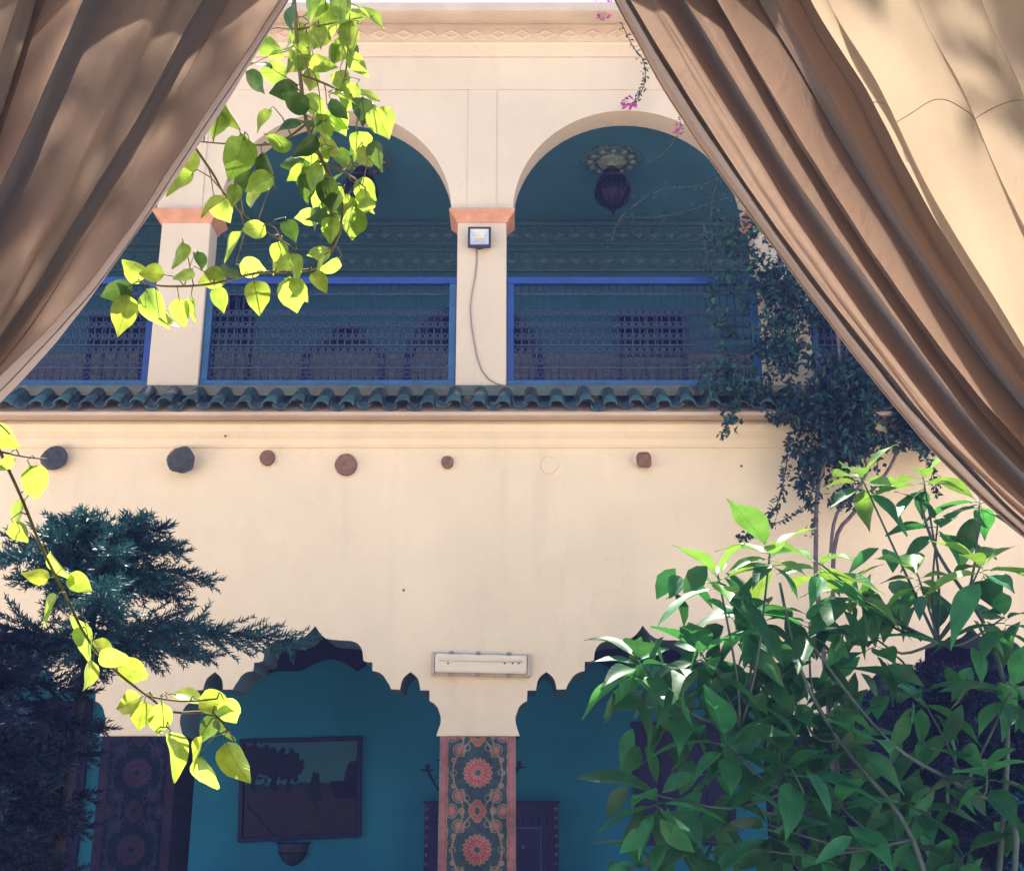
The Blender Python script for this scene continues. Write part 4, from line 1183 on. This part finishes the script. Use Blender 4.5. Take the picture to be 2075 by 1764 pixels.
# ------------------------------------------------------------------ broad leaved shrub
random.seed(33)
SY = 6.75
shrub = root('broad_leaved_shrub', at(1640, 1764, SY).xy.to_3d() , 'broad leaved green shrub with drooping pointed leaves in the lower right corner', 'shrub')
sm = [leaf_mesh('leaf', 'shrub', 0.34, 0.15, c, f, t, 0.03, 10, 1.0, 0.0, 0.14, 40 + i) for i, (c, f, t) in enumerate(((0.22, 0.35, 0.3), (0.36, 0.25, -0.3), (0.12, 0.45, 0.2), (0.48, 0.3, 0.0)))]
sy = [leaf_mesh('leaf', 'shrub_paler', 0.30, 0.13, c, f, t, 0.03, 8, 1.0, 0.0, 0.14, 60 + i) for i, (c, f, t) in enumerate(((0.15, 0.4, 0.3), (0.3, 0.35, -0.3)))]
CL = [(1560, 1118, -.3, 11, 1), (1455, 1165, -.3, 9, 1), (1660, 1140, -.1, 9, 1), (1745, 965, .3, 9, 1), (1870, 965, .25, 8, 1), (1985, 1010, .1, 8, 0), (1290, 1335, -.2, 10, 0), (1420, 1320, -.1, 10, 0), (1720, 1190, .1, 9, 1), (1860, 1165, .1, 9, 1), (1990, 1140, -.2, 10, 1),
      (1900, 1060, .3, 7, 0), (1530, 1235, 0, 10, 0), (1640, 1260, .1, 10, 0), (1770, 1290, .2, 9, 0), (2035, 1250, -.1, 8, 0), (1380, 1420, .1, 8, 0), (1510, 1400, .1, 10, 0), (1620, 1430, .2, 10, 0), (1330, 1610, -.2, 9, 0), (1470, 1500, -.1, 10, 0), (1600, 1550, 0, 10, 0),
      (1730, 1480, .1, 9, 0), (1860, 1400, .3, 6, 0), (1420, 1700, .1, 9, 0), (1560, 1670, .0, 9, 0), (1700, 1630, .1, 9, 0), (1860, 1620, .2, 7, 0), (2000, 1560, .0, 7, 0), (1330, 1750, .1, 6, 0), (1620, 1760, .1, 6, 0), (1780, 1740, .1, 6, 0), (1950, 1730, .1, 6, 0), (2050, 1400, 0, 7, 0)]
basep = Vector((at(1900, 1764, SY).x, SY + 0.1, 0))
nl = 0
stem_nodes = [basep + Vector((0, 0, 0.7)), at(1850, 1700, SY), at(1700, 1500, SY + 0.1), at(1950, 1600, SY + .1), at(1900, 1300, SY + 0.1), at(1600, 1600, SY), at(1500, 1480, SY)]
st_mb = MB()
part('stem', MB().tube(smooth_path([basep, stem_nodes[0], stem_nodes[1], stem_nodes[2], at(1620, 1350, SY), at(1580, 1180, SY)], 5), [0.020 - 0.012 * i / 25 for i in range(26)], 8), 'shrub_stem', shrub, True)
part('stem', MB().tube(smooth_path([basep + Vector((.08, 0, 0)), at(2060, 1700, SY), at(1960, 1600, SY + .1), at(1800, 1500, SY - .05), at(1640, 1300, SY)], 5), [0.018 - 0.011 * i / 20 for i in range(21)], 8), 'shrub_stem', shrub, True)
part('stem', MB().tube(smooth_path([basep + Vector((.1, .05, 0)), at(2040, 1550, SY + .1), at(2010, 1300, SY + .1), at(1900, 1120, SY + .15), at(1860, 1000, SY + .2)], 5), [0.018 - 0.011 * i / 20 for i in range(21)], 8), 'shrub_stem', shrub, True)
for px, py, dy, n_, paler in CL:
    Yc = SY + dy
    c = at(px, py, Yc)
    # a shoot up to this whorl
    q = min(stem_nodes, key=lambda p: (p - c).length if p.z < c.z + 0.05 else 9)
    mid = (q + c) / 2 + Vector((random.uniform(-.08, .08), 0, -0.08))
    part('shoot', MB().tube(smooth_path([q, mid, c], 4), [0.011 - 0.006 * j / 8 for j in range(9)], 5), 'shrub_stem', shrub, True)
    a0 = random.uniform(0, 6)
    for i in range(n_):
        if nl >= 292: break
        a = a0 + i * 2.399
        lvl = i / n_
        el = R(36) - lvl * R(78) + random.uniform(-.25, .25)
        d = Vector((math.cos(a) * math.cos(el), math.sin(a) * math.cos(el), math.sin(el)))
        nrm = Vector((0, 0, 1)) + rvec(random) * 0.35 - Vector((0, 0.25, 0))
        yg = paler and lvl < 0.7
        me = random.choice(sy if yg else sm)
        piece('leaf', me, shrub, orient(c + Vector((0, 0, -0.09 * lvl)), d, nrm, random.uniform(0.6, 1.22), random.uniform(0.8, 1.2)))
        nl += 1

# smaller leaves deep inside the shrub
inner = MB()
rs = random.Random(8)
for px, py, dy, n_, paler in CL + [(1480, 1330, .2, 9, 0), (1700, 1360, .3, 9, 0), (1560, 1320, .3, 9, 0), (1450, 1600, .2, 9, 0), (1650, 1500, .3, 9, 0), (1780, 1560, .3, 9, 0), (1930, 1680, .3, 9, 0)]:
    if py < 1150: continue
    c = at(px, py + 40, SY + dy + 0.15)
    for i in range(10):
        p = c + Vector((rs.gauss(0, .16), rs.gauss(0, .16), rs.gauss(0, .14)))
        d = Vector((rs.gauss(0, .7), rs.gauss(0, .7), -0.7)).normalized()
        n2 = (rvec(rs) + Vector((0, -.7, .8))); n2 = (n2 - d * n2.dot(d)).normalized(); y2 = n2.cross(d)
        L_, W_ = rs.uniform(.18, .30), rs.uniform(.08, .12)
        b = len(inner.v)
        for t, w_ in ((0, .05), (.2, .7), (.45, 1), (.72, .7), (1, .02)):
            m_ = p + d * L_ * t - n2 * 0.25 * L_ * t * t
            for sgn in (-1, 0, 1): inner.v.append(tuple(m_ + y2 * W_ * .5 * w_ * sgn + n2 * abs(sgn) * .02 * w_))
        for q in range(4):
            for e in range(2): inner.f.append((b + q * 3 + e, b + q * 3 + 3 + e, b + q * 3 + 4 + e, b + q * 3 + 1 + e))
tag(part('inner_foliage', inner, 'shrub', shrub, True), kind='stuff')

# ------------------------------------------------------------------ pines (flat tiers of needle brushes)
def frond_mesh(name, m, L, seed, droop=0.1, nb=30, needles=24):
    rr = random.Random(seed)
    mb = MB()
    ax = lambda t: Vector((L * t, 0, L * (0.10 * math.sin(PI * t) - droop * t * t + 0.10 * t ** 4)))
    mb.tube([ax(i / 8) for i in range(9)], [0.012 * (1 - 0.8 * i / 8) for i in range(9)], 4)
    for i in range(nb):
        t = 0.10 + 0.90 * i / (nb - 1)
        for s in (-1, 1):
            p = ax(min(1, t + rr.uniform(-.015, .015)))
            ln = L * 0.30 * (1 - 0.72 * t) * rr.uniform(0.75, 1.15) + 0.06
            yaw = R(62 - 30 * t) * s
            lift = rr.uniform(-0.95, 0.65)
            d = Vector((math.cos(yaw), math.sin(yaw), lift)).normalized()
            if i == nb - 1: d = Vector((1, 0.15 * s, 0.2)).normalized()
            nn = max(6, int(needles * ln / 0.2))
            tip = p + d * ln
            for k_ in range(nn):
                u = k_ / nn
                q = p + d * ln * u + Vector((0, 0, -0.25 * ln * u * u + 0.2 * ln * u ** 3))
                a = k_ * 2.4 + rr.random()
                side = d.cross(Vector((0, 0, 1))).normalized(); upv = side.cross(d)
                nd = (d * 0.9 + (side * math.cos(a) + upv * (math.sin(a) * 0.8 + 0.25)) * 0.85).normalized()
                nl_ = 0.060 * rr.uniform(0.7, 1.2) * (1 - 0.4 * u)
                wv = nd.cross(rvec(rr)).normalized() * 0.0065
                b = len(mb.v)
                mb.v += [tuple(q - wv), tuple(q + wv), tuple(q + nd * nl_)]
                mb.f.append((b, b + 1, b + 2))
    return mb.mesh(name, m)
def pine(label, X, Y, top, tiers, m, seed, zmin=0.2, trunk_lean=0):
    rr = random.Random(seed)
    o = root('pine_tree', (X, Y, 0), label, 'pine tree', 'pines in the courtyard')
    part('trunk', MB().tube([(X, Y, 0), (X + trunk_lean * .5, Y, top * 0.5), (X + trunk_lean, Y, top)], [0.05, 0.035, 0.012], 8), 'pine_bark', o, True)
    meshes = {}
    for z, L, n_, a0, el in tiers:
        for i in range(n_):
            a = a0 + 2 * PI * i / n_ + rr.uniform(-.15, .15)
            key = (round(L, 1), i % 2)
            if key not in meshes: meshes[key] = frond_mesh('frond', m, round(L, 1), seed + len(meshes), nb=int(14 + 18 * L), needles=26)
            mt = Matrix.Translation((X + trunk_lean * z / top, Y, z + rr.uniform(-.03, .03))) @ Euler((rr.uniform(-.1, .1), -el + rr.uniform(-.08, .08), a)).to_matrix().to_4x4() @ Matrix.Scale(L / round(L, 1) * rr.uniform(.92, 1.08), 4)
            piece('frond', meshes[key], o, mt)
    return o
Y1 = 7.3
ptop = at(215, 1082, Y1)
zz = lambda py: at(215, py, Y1).z
pine('dark green pine with flat needle tiers in front of the dark pillar carpet', at(90, 1764, Y1).x, Y1, ptop.z,
     [(zz(1100), 0.35, 7, 0.3, 0.30), (zz(1125), 0.5, 7, 0.8, 0.18), (zz(1165), 0.7, 6, 0.05, 0.0), (zz(1185), 0.5, 6, 0.5, -0.1), (zz(1315), 1.25, 5, 0.0, 0.09), (zz(1330), 0.7, 4, 0.3, -0.05)], 'pine', 11, trunk_lean=ptop.x - at(90, 1764, Y1).x)
Y2 = 6.9
pine('low navy pine filling the lower left corner', at(-120, 1500, Y2).x, Y2, at(0, 1290, Y2).z,
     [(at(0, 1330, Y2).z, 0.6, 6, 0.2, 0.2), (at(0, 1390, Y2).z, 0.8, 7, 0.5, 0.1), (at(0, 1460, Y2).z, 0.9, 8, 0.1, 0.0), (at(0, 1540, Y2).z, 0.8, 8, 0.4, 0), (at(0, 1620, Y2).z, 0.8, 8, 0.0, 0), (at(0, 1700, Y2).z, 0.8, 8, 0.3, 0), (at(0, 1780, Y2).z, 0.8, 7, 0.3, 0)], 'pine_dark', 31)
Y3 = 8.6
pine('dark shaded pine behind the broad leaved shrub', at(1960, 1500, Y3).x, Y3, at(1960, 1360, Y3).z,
     [(at(0, 1400, Y3).z, 0.5, 6, 0.2, 0.15), (at(0, 1450, Y3).z, 0.8, 7, 0.1, 0.05), (at(0, 1510, Y3).z, 0.9, 8, 0.5, 0.0), (at(0, 1590, Y3).z, 1.0, 8, 0.4, 0), (at(0, 1670, Y3).z, 1.1, 8, 0.0, 0), (at(0, 1750, Y3).z, 1.1, 8, 0.3, 0)], 'pine_dark', 51)

# ------------------------------------------------------------------ climbing vine
rr = random.Random(77)
vb = at(1690, 1700, FY - 0.35)
vine = root('climbing_vine', (vb.x, FY - 0.35, 0), 'dark climbing vine smothering the pillar and eave beside the cream curtain panel', 'vine')
def vstem(pts, Y, r0, r1, m='bark_pale'):
    s = smooth_path([at(px, py, Y) + rvec(rr) * 0.02 for px, py in pts], 4)
    part('stem', MB().tube(s, [r0 + (r1 - r0) * j / (len(s) - 1) for j in range(len(s))], 6), m, vine, True)
    return s
VY = FY - 0.33
vstem([(1690, 1900), (1680, 1500), (1660, 1200), (1650, 1100), (1655, 980), (1690, 860), (1700, 700), (1690, 560), (1640, 420)], VY, 0.024, 0.012)
vstem([(1700, 1900), (1690, 1400), (1690, 1110), (1730, 1040), (1790, 960), (1830, 900), (1870, 840)], VY + 0.05, 0.022, 0.012)
vstem([(1680, 1120), (1700, 1040), (1760, 960), (1740, 880), (1720, 760)], VY - 0.05, 0.016, 0.010)
vstem([(1690, 640), (1700, 740), (1715, 790), (1700, 860)], VY - .1, 0.012, 0.01)
fol, fol2 = MB(), MB()
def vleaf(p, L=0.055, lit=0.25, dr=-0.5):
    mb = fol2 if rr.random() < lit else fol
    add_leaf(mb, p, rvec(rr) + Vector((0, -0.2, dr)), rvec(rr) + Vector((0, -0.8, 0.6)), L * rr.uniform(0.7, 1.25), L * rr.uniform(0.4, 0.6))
BL = [(1570, 500, 60, 110, 900, .15, .25), (1600, 640, 55, 120, 700, .15, .2), (1545, 700, 90, 70, 480, .2, .25), (1690, 690, 60, 130, 900, .2, .12), (1640, 815, 110, 45, 1000, .2, .15), (1750, 820, 110, 95, 1900, .25, .12),
      (1680, 895, 80, 55, 900, .2, .12), (1810, 850, 70, 60, 700, .2, .15), (1490, 610, 60, 70, 330, .15, .35), (1480, 470, 60, 60, 220, .15, .3), (1500, 845, 45, 28, 170, .1, .4), (1600, 560, 40, 60, 300, .1, .2), (1470, 760, 60, 40, 150, .15, .3), (1720, 960, 70, 70, 500, .2, .12), (1640, 960, 25, 60, 200, .1, .1), (1560, 790, 60, 25, 200, .15, .3), (1900, 870, 60, 50, 500, .2, .1)]
for px, py, rx, ry, n_, dY, lit in BL:
    for i in range(int(n_ * 1.5)):
        a, q = rr.uniform(0, 2 * PI), rr.random() ** 0.55
        Yl = VY + rr.uniform(-dY, dY)
        p = at(px + rx * q * math.cos(a), py + ry * q * math.sin(a), Yl)
        if mnoise.noise(p * 3.1) < -0.10: continue
        vleaf(p, 0.076, lit)
def strand(pts, Y, per, L, spread=0.03, lit=0.15, r=0.005):
    s = smooth_path([at(px, py, Y) for px, py in pts], 8)
    part('tendril', MB().tube(s, r, 4), 'bark', vine, True)
    for p in s:
        for _ in range(per): vleaf(p + rvec(rr) * spread * rr.random(), L, lit)
strand([(1238, 0), (1280, 90), (1302, 120), (1308, 155), (1300, 185), (1285, 208)], FY - .2, 2, 0.05, .045, .3)
strand([(1365, 200), (1378, 240), (1372, 275), (1345, 310), (1310, 332)], FY - .12, 1, 0.035, .03, .5, 0.003)
strand([(1560, 330), (1480, 350), (1420, 375), (1340, 385), (1280, 420), (1250, 455), (1240, 490)], FY - .1, 2, 0.045, .09, .05, 0.003)
strand([(1560, 400), (1480, 400), (1400, 425), (1330, 440), (1260, 440)], FY - .1, 2, 0.045, .09, .05, 0.003)
strand([(1500, 330), (1450, 380), (1440, 450), (1430, 520), (1450, 560)], FY - .1, 2, 0.045, .10, .1, 0.003)
strand([(1600, 880), (1592, 950), (1575, 1020), (1535, 1065), (1500, 1095)], VY, 6, 0.058, .05, .12)
strand([(1660, 960), (1630, 1025), (1590, 1052), (1555, 1066)], VY, 2, 0.05, .03, .12)
strand([(1840, 870), (1872, 920), (1890, 960), (1900, 1000)], VY, 5, 0.055, .05, .12)
strand([(1650, 920), (1655, 1000), (1645, 1080)], VY, 4, 0.055, .06, .12)
strand([(1500, 800), (1480, 850), (1462, 880)], VY, 4, 0.055, .05, .4)
strand([(1560, 420), (1520, 470), (1450, 500), (1420, 540)], VY, 3, 0.05, .07, .3)
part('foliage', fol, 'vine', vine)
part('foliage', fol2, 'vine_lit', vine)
flw = MB()
for px, py, rx, ry, n_, Yl in ((1222, 18, 24, 22, 60, FY - .35), (1278, 208, 16, 12, 26, FY - .2), (1375, 262, 6, 10, 8, FY - .12)):
    for i in range(n_):
        a, q = rr.uniform(0, 2 * PI), rr.random() ** .6
        add_leaf(flw, at(px + rx * q * math.cos(a), py + ry * q * math.sin(a), Yl + rr.uniform(-.05, .05)), rvec(rr), rvec(rr) + Vector((0, -.8, 0)), 0.05, 0.042)
tag(part('flowers', flw, 'flower', vine), kind='stuff')

# ------------------------------------------------------------------ curtains
def fold_wave(u, seedv, n):
    w = u + 0.035 * math.sin(u * 9 + seedv) + 0.02 * math.sin(u * 23 + seedv * 2)
    return 0.62 * math.sin(2 * PI * n * w) + 0.28 * math.sin(2 * PI * n * 1.9 * w + seedv) + 0.18 * math.sin(2 * PI * n * 0.53 * w + 2 * seedv)

def tied_curtain(name, label, edge_px, outer_px, Yc, folds, seedv, m, nu=320, nv=80, amp=0.085, side=1, hemw=0.03):
    """edge_px: the free edge, outer_px: the far edge, both as (px,py) from rod to tie"""
    E = smooth_path([at(px, py, Yc) for px, py in edge_px], 12)
    O = smooth_path([at(px, py, Yc + 0.05) for px, py in outer_px], 12)
    def samp(P, v):
        f = v * (len(P) - 1); i = min(int(f), len(P) - 2)
        return P[i].lerp(P[i + 1], f - i)
    o = root(name, samp(E, 1.0), label, 'curtain')
    mb = MB()
    for j in range(nv + 1):
        v = j / nv
        a, b = samp(E, v), samp(O, v)
        gather = 1.0 - 0.45 * v
        for i in range(nu + 1):
            u = i / nu
            uu = u ** 1.15
            p = a.lerp(b, uu)
            w = u + 0.030 * math.sin(u * 9 + seedv) + 0.018 * math.sin(u * 23 + seedv * 2) + 0.012 * math.sin(3 * v + u * 5 + seedv)
            ph = 2 * PI * folds * w
            damp = min(1, u / 0.04) * 0.85 + 0.15
            size = 0.75 + 0.45 * math.sin(u * 17 + seedv)
            depth = amp * gather * damp * (size * math.sin(ph) + 0.22 * math.sin(2.3 * ph + 1.0 + 1.5 * v) + 0.07 * math.sin(5.1 * ph + 3 * v))
            cross = (b - a)
            wd = cross.length
            lat = wd / (2 * PI * folds) * (1.05 * size * math.cos(ph + 0.9) + 0.18 * math.cos(2.3 * ph)) * damp
            along = 0.014 * mnoise.noise(Vector((u * 14, v * 5, seedv))) + 0.007 * mnoise.noise(Vector((u * 48, v * 3.5, seedv + 7))) + 0.004 * mnoise.noise(Vector((u * 30, v * 22, seedv + 3)))
            p = p + Vector((0, -depth + along, 0)) + cross.normalized() * lat
            mb.v.append(tuple(p))
    W = nu + 1
    hem = int(nu * hemw)
    body, hemb = MB(), MB()
    body.v = mb.v
    for j in range(nv):
        for i in range(nu):
            body.f.append((j * W + i, j * W + i + 1, (j + 1) * W + i + 1, (j + 1) * W + i))
    c = part('cloth', body, m, o, True)
    # turned hem along the free edge
    for j in range(nv + 1):
        for i in range(hem + 1):
            p = Vector(mb.v[j * W + i]); hemb.v.append((p.x, p.y - 0.004, p.z))
    for j in range(nv):
        for i in range(hem):
            hemb.f.append((j * (hem + 1) + i, j * (hem + 1) + i + 1, (j + 1) * (hem + 1) + i + 1, (j + 1) * (hem + 1) + i))
    part('hem', hemb, 'curtain_hem', o, True)
    # sash, cord to the pole and the tail hanging below it
    ends = [Vector(q) for q in mb.v[-W:]]
    cen = sum(ends, Vector()) / len(ends)
    hw_ = max(abs(q.x - cen.x) for q in ends) + 0.015
    hy_ = max(abs(q.y - cen.y) for q in ends) + 0.015
    sg = 1 if cen.x > 0 else -1
    part('sash', MB().tube([(cen.x + hw_ * math.cos(q * PI / 14), cen.y + hy_ * math.sin(q * PI / 14), cen.z + 0.02 * math.cos(q * PI / 14) * sg) for q in range(28)], 0.022, 7, True), 'curtain_hem', o, True)
    part('tie_cord', MB().tube(smooth_path([cen + Vector((sg * hw_, 0, 0.02)), Vector(((cen.x + sg * 2.55) / 2, cen.y, cen.z + 0.01)), Vector((sg * 2.55, 2.33, cen.z + 0.06))], 5), 0.009, 6), 'curtain_hem', o, True)
    tail = MB(); nr, ns = 14, 72
    for j in range(nr + 1):
        t = j / nr
        for k2 in range(ns):
            a_ = 2 * PI * k2 / ns
            rr_ = (0.85 + 0.55 * t) * (1 + (0.10 + 0.22 * t) * math.sin(9 * a_ + seedv) + 0.06 * math.sin(17 * a_ + 2 * t))
            tail.v.append((cen.x + hw_ * 0.9 * rr_ * math.cos(a_), cen.y + hy_ * 0.9 * rr_ * math.sin(a_), cen.z + 0.03 - (cen.z - 0.14) * t))
    tail.f = [(j * ns + k2, j * ns + (k2 + 1) % ns, (j + 1) * ns + (k2 + 1) % ns, (j + 1) * ns + k2) for j in range(nr) for k2 in range(ns)]
    part('tail', tail, m, o, True)
    part('hem_stitch', MB().tube([Vector(mb.v[j * W + hem]) + Vector((0, -0.0055, 0)) for j in range(nv + 1)], 0.0013, 4), 'thread', o)
    edge = MB().tube([Vector(mb.v[j * W]) for j in range(nv + 1)], 0.0028, 5)
    part('edge_piping', edge, 'curtain_hem', o, True)
    return o
CYL, CYR = 2.28, 2.32
ROD_Z = 3.70
def to_px(x, z, Y):
    dx, dy, dz = x, Y, z - EYE.z
    c, s = math.cos(PITCH), math.sin(PITCH)
    d = dy * c + dz * s
    return (1037.5 + FPX * dx / d, 882 - FPX * (dz * c - dy * s) / d)
tied_curtain('tied_curtain', 'mauve curtain gathered to the left side, shaded and deeply folded', [(706, -190), (584, 0), (460, 192), (332, 384), (178, 602), (2, 796), (-240, 1003), (-425, 1125)],
             [(-420, -190), (-425, 0), (-430, 200), (-440, 400), (-455, 600), (-480, 800), (-520, 960), (-560, 1080)], CYL, 6.2, 0.9, 'curtain', amp=0.09, hemw=0.035)
tied_curtain('tied_curtain', 'pinkish brown curtain gathered to the right side with a pale edge', [(1135, -190), (1240, 0), (1365, 215), (1520, 440), (1730, 720), (1905, 930), (2110, 1120), (2330, 1290)],
             [(1560, -190), (1625, 0), (1740, 190), (1845, 390), (1975, 600), (2120, 800), (2330, 1010), (2480, 1180)], CYR, 4.2, 2.1, 'curtain', amp=0.09, hemw=0.07)
# straight panel behind it
Yp = 2.52
pn = root('curtain_panel', at(2075, 1200, Yp), 'sunlit cream curtain panel hanging straight at the far right', 'curtain')
mb = MB(); nu, nv = 160, 60
PL = smooth_path([at(px, py, Yp) for px, py in ((1500, -230), (1560, 0), (1680, 190), (1790, 390), (1920, 600), (2060, 800), (2250, 1010), (2350, 1200))], 12)
PR = smooth_path([at(px, py, Yp) for px, py in ((2560, -230), (2580, 0), (2600, 190), (2620, 390), (2640, 600), (2630, 800), (2570, 1010), (2430, 1230))], 12)
zt_, zb_ = PL[0].z, PL[-1].z
for j in range(nv + 1):
    v = j / nv
    f = v * (len(PL) - 1); k_ = min(int(f), len(PL) - 2)
    a, b = PL[k_].lerp(PL[k_ + 1], f - k_), PR[k_].lerp(PR[k_ + 1], f - k_)
    for i in range(nu + 1):
        u = i / nu
        p = a.lerp(b, u)
        ph = 2 * PI * 7.5 * (u + 0.03 * math.sin(u * 11 + 1) + 0.015 * math.sin(2.5 * v + 4 * u))
        y = Yp + 0.042 * (0.7 * math.sin(ph) + 0.3 * math.sin(1.7 * ph + 1 + v)) * (1 - 0.3 * v) + 0.012 * mnoise.noise(Vector((u * 10, v * 6, 2)))
        mb.v.append((p.x + 0.025 * math.cos(ph + .7), y, p.z))
for j in range(nv):
    for i in range(nu):
        b = j * (nu + 1) + i
        mb.f.append((b, b + 1, b + nu + 2, b + nu + 1))
part('cloth', mb, 'sheer', pn, True)
zs_ = at(1900, 225, Yp).z
sj = min(range(nv), key=lambda j: abs(mb.v[j * (nu + 1) + nu // 3][2] - zs_))
sp = []
for i in range(nu + 1):
    p = Vector(mb.v[sj * (nu + 1) + i])
    sp.append(p + Vector((0, -0.004, 0.014 * math.sin(i * 0.23) + 0.03 * mnoise.noise(Vector((i * .1, 0, 0))))))
part('seam', MB().tube(sp, 0.0011, 4), 'thread', pn, True)

# tent over the terrace: rod, poles and canvas roof with a short overhang (all above or beside the frame)
tent = root('tent_canopy', (0, 0, 0), 'canvas tent roof over the viewing terrace with its curtain rod and poles', 'tent')
rf = MB(); nu, nv = 60, 24
for j in range(nv + 1):
    for i in range(nu + 1):
        x = -2.6 + 5.2 * i / nu; y = -2.5 + 5.02 * j / nv
        z = ROD_Z + 0.06 + 0.5 * (1 - (y + 2.5) / 5.02) + 0.03 * math.sin(x * 7) * math.sin(PI * j / nv) + 0.02 * math.sin(x * 11 + 1)
        rf.v.append((x, y, z))
for j in range(nv):
    for i in range(nu):
        b = j * (nu + 1) + i
        rf.f.append((b, b + 1, b + nu + 2, b + nu + 1))
part('roof', rf, 'tent', tent, True)
part('curtain_rod', MB().tube([(-2.6, 2.33, ROD_Z + 0.02), (2.6, 2.33, ROD_Z + 0.02)], 0.02, 10), 'bark', tent, True)
for x, y in ((-2.55, 2.33), (2.55, 2.33), (-2.55, -2.4), (2.55, -2.4)):
    part('pole', MB().tube([(x, y, 0), (x, y, ROD_Z + (0.04 if y > 0 else 0.5))], 0.03, 10), 'bark', tent, True)

for x in (-2.62, 2.62):  # unseen side and back cloths, added to cut fill light on the curtains
    sd = MB(); 
    for j in range(2):
        for i in range(61):
            y = -2.45 + 4.7 * i / 60
            sd.v.append((x + 0.03 * math.sin(y * 9), y, (0.02, ROD_Z + 0.03 + 0.5 * (1 - (y + 2.5) / 5.02))[j]))
    sd.f = [(i, i + 1, 61 + i + 1, 61 + i) for i in range(60)]
    part('side_light_block', sd, 'tent', tent, True)
sd = MB()
for j in range(2):
    for i in range(61):
        x = -2.6 + 5.2 * i / 60
        sd.v.append((x, -2.46 + 0.03 * math.sin(x * 9), (0.02, ROD_Z + 0.52)[j]))
sd.f = [(i, i + 1, 61 + i + 1, 61 + i) for i in range(60)]
part('back_light_block', sd, 'tent', tent, True)

M['cool_floor'] = mat('cool_fill_floor', (0.07, 0.16, 0.24), 0.45, 0.25, 6)  # unseen blue floor, added to cool the light bounced onto the curtains
tag(part('terrace_floor', MB().box(-2.7, 2.7, -2.55, 2.2, 0.002, 0.10), 'cool_floor'), 'blue floor added under the tent as a cool bounce surface', None, None, 'structure')

# unseen tree added beside the tent for shade; its crown is above the frame and dapples the cream panel
rt = random.Random(15)
shade_tree = root('leafy_tree', (3.3, 3.5, 0), 'unseen tree added beside the tent whose crown dapples the cream curtain panel', 'tree')
rtp = smooth_path([(3.3, 3.5, 0), (3.25, 3.5, 2.0), (3.0, 3.6, 4.5), (2.0, 3.85, 6.5)], 5)
part('trunk', MB().tube(rtp, [0.08 - 0.05 * i / (len(rtp) - 1) for i in range(len(rtp))], 9), 'bark', shade_tree, True)
cr2 = MB()
for i in range(1500):
    v = rvec(rt) * rt.random() ** 0.4
    p = Vector((1.6 + v.x * 1.15, 3.86 + v.y * 0.32 + 0.05 * math.sin(v.x * 9), 6.6 + v.z * 0.32))
    if mnoise.noise(p * 2.2 + Vector((3, 1, 0))) < -0.12: continue
    add_leaf(cr2, p, rvec(rt) + Vector((0, 0, -0.7)), rvec(rt), 0.10, 0.068)
part('crown', cr2, 'leaf', shade_tree)

# added blue veil that lifts the dark tones: one closed box round everything, even density
hz = bpy.data.materials.new('blue_veil'); hz.use_nodes = True
hn = hz.node_tree; hn.nodes.clear()
ho = hn.nodes.new('ShaderNodeOutputMaterial'); pv = hn.nodes.new('ShaderNodeVolumePrincipled')
pv.inputs['Color'].default_value = (0.28, 0.36, 1.0, 1)
pv.inputs['Density'].default_value = 0.0035
hn.links.new(pv.outputs[0], ho.inputs['Volume'])
tag(part('veil_box', MB().box(-S - 5, S + 5, -S - 5, S + 5, -1, 9.7), hz), kind='stuff')
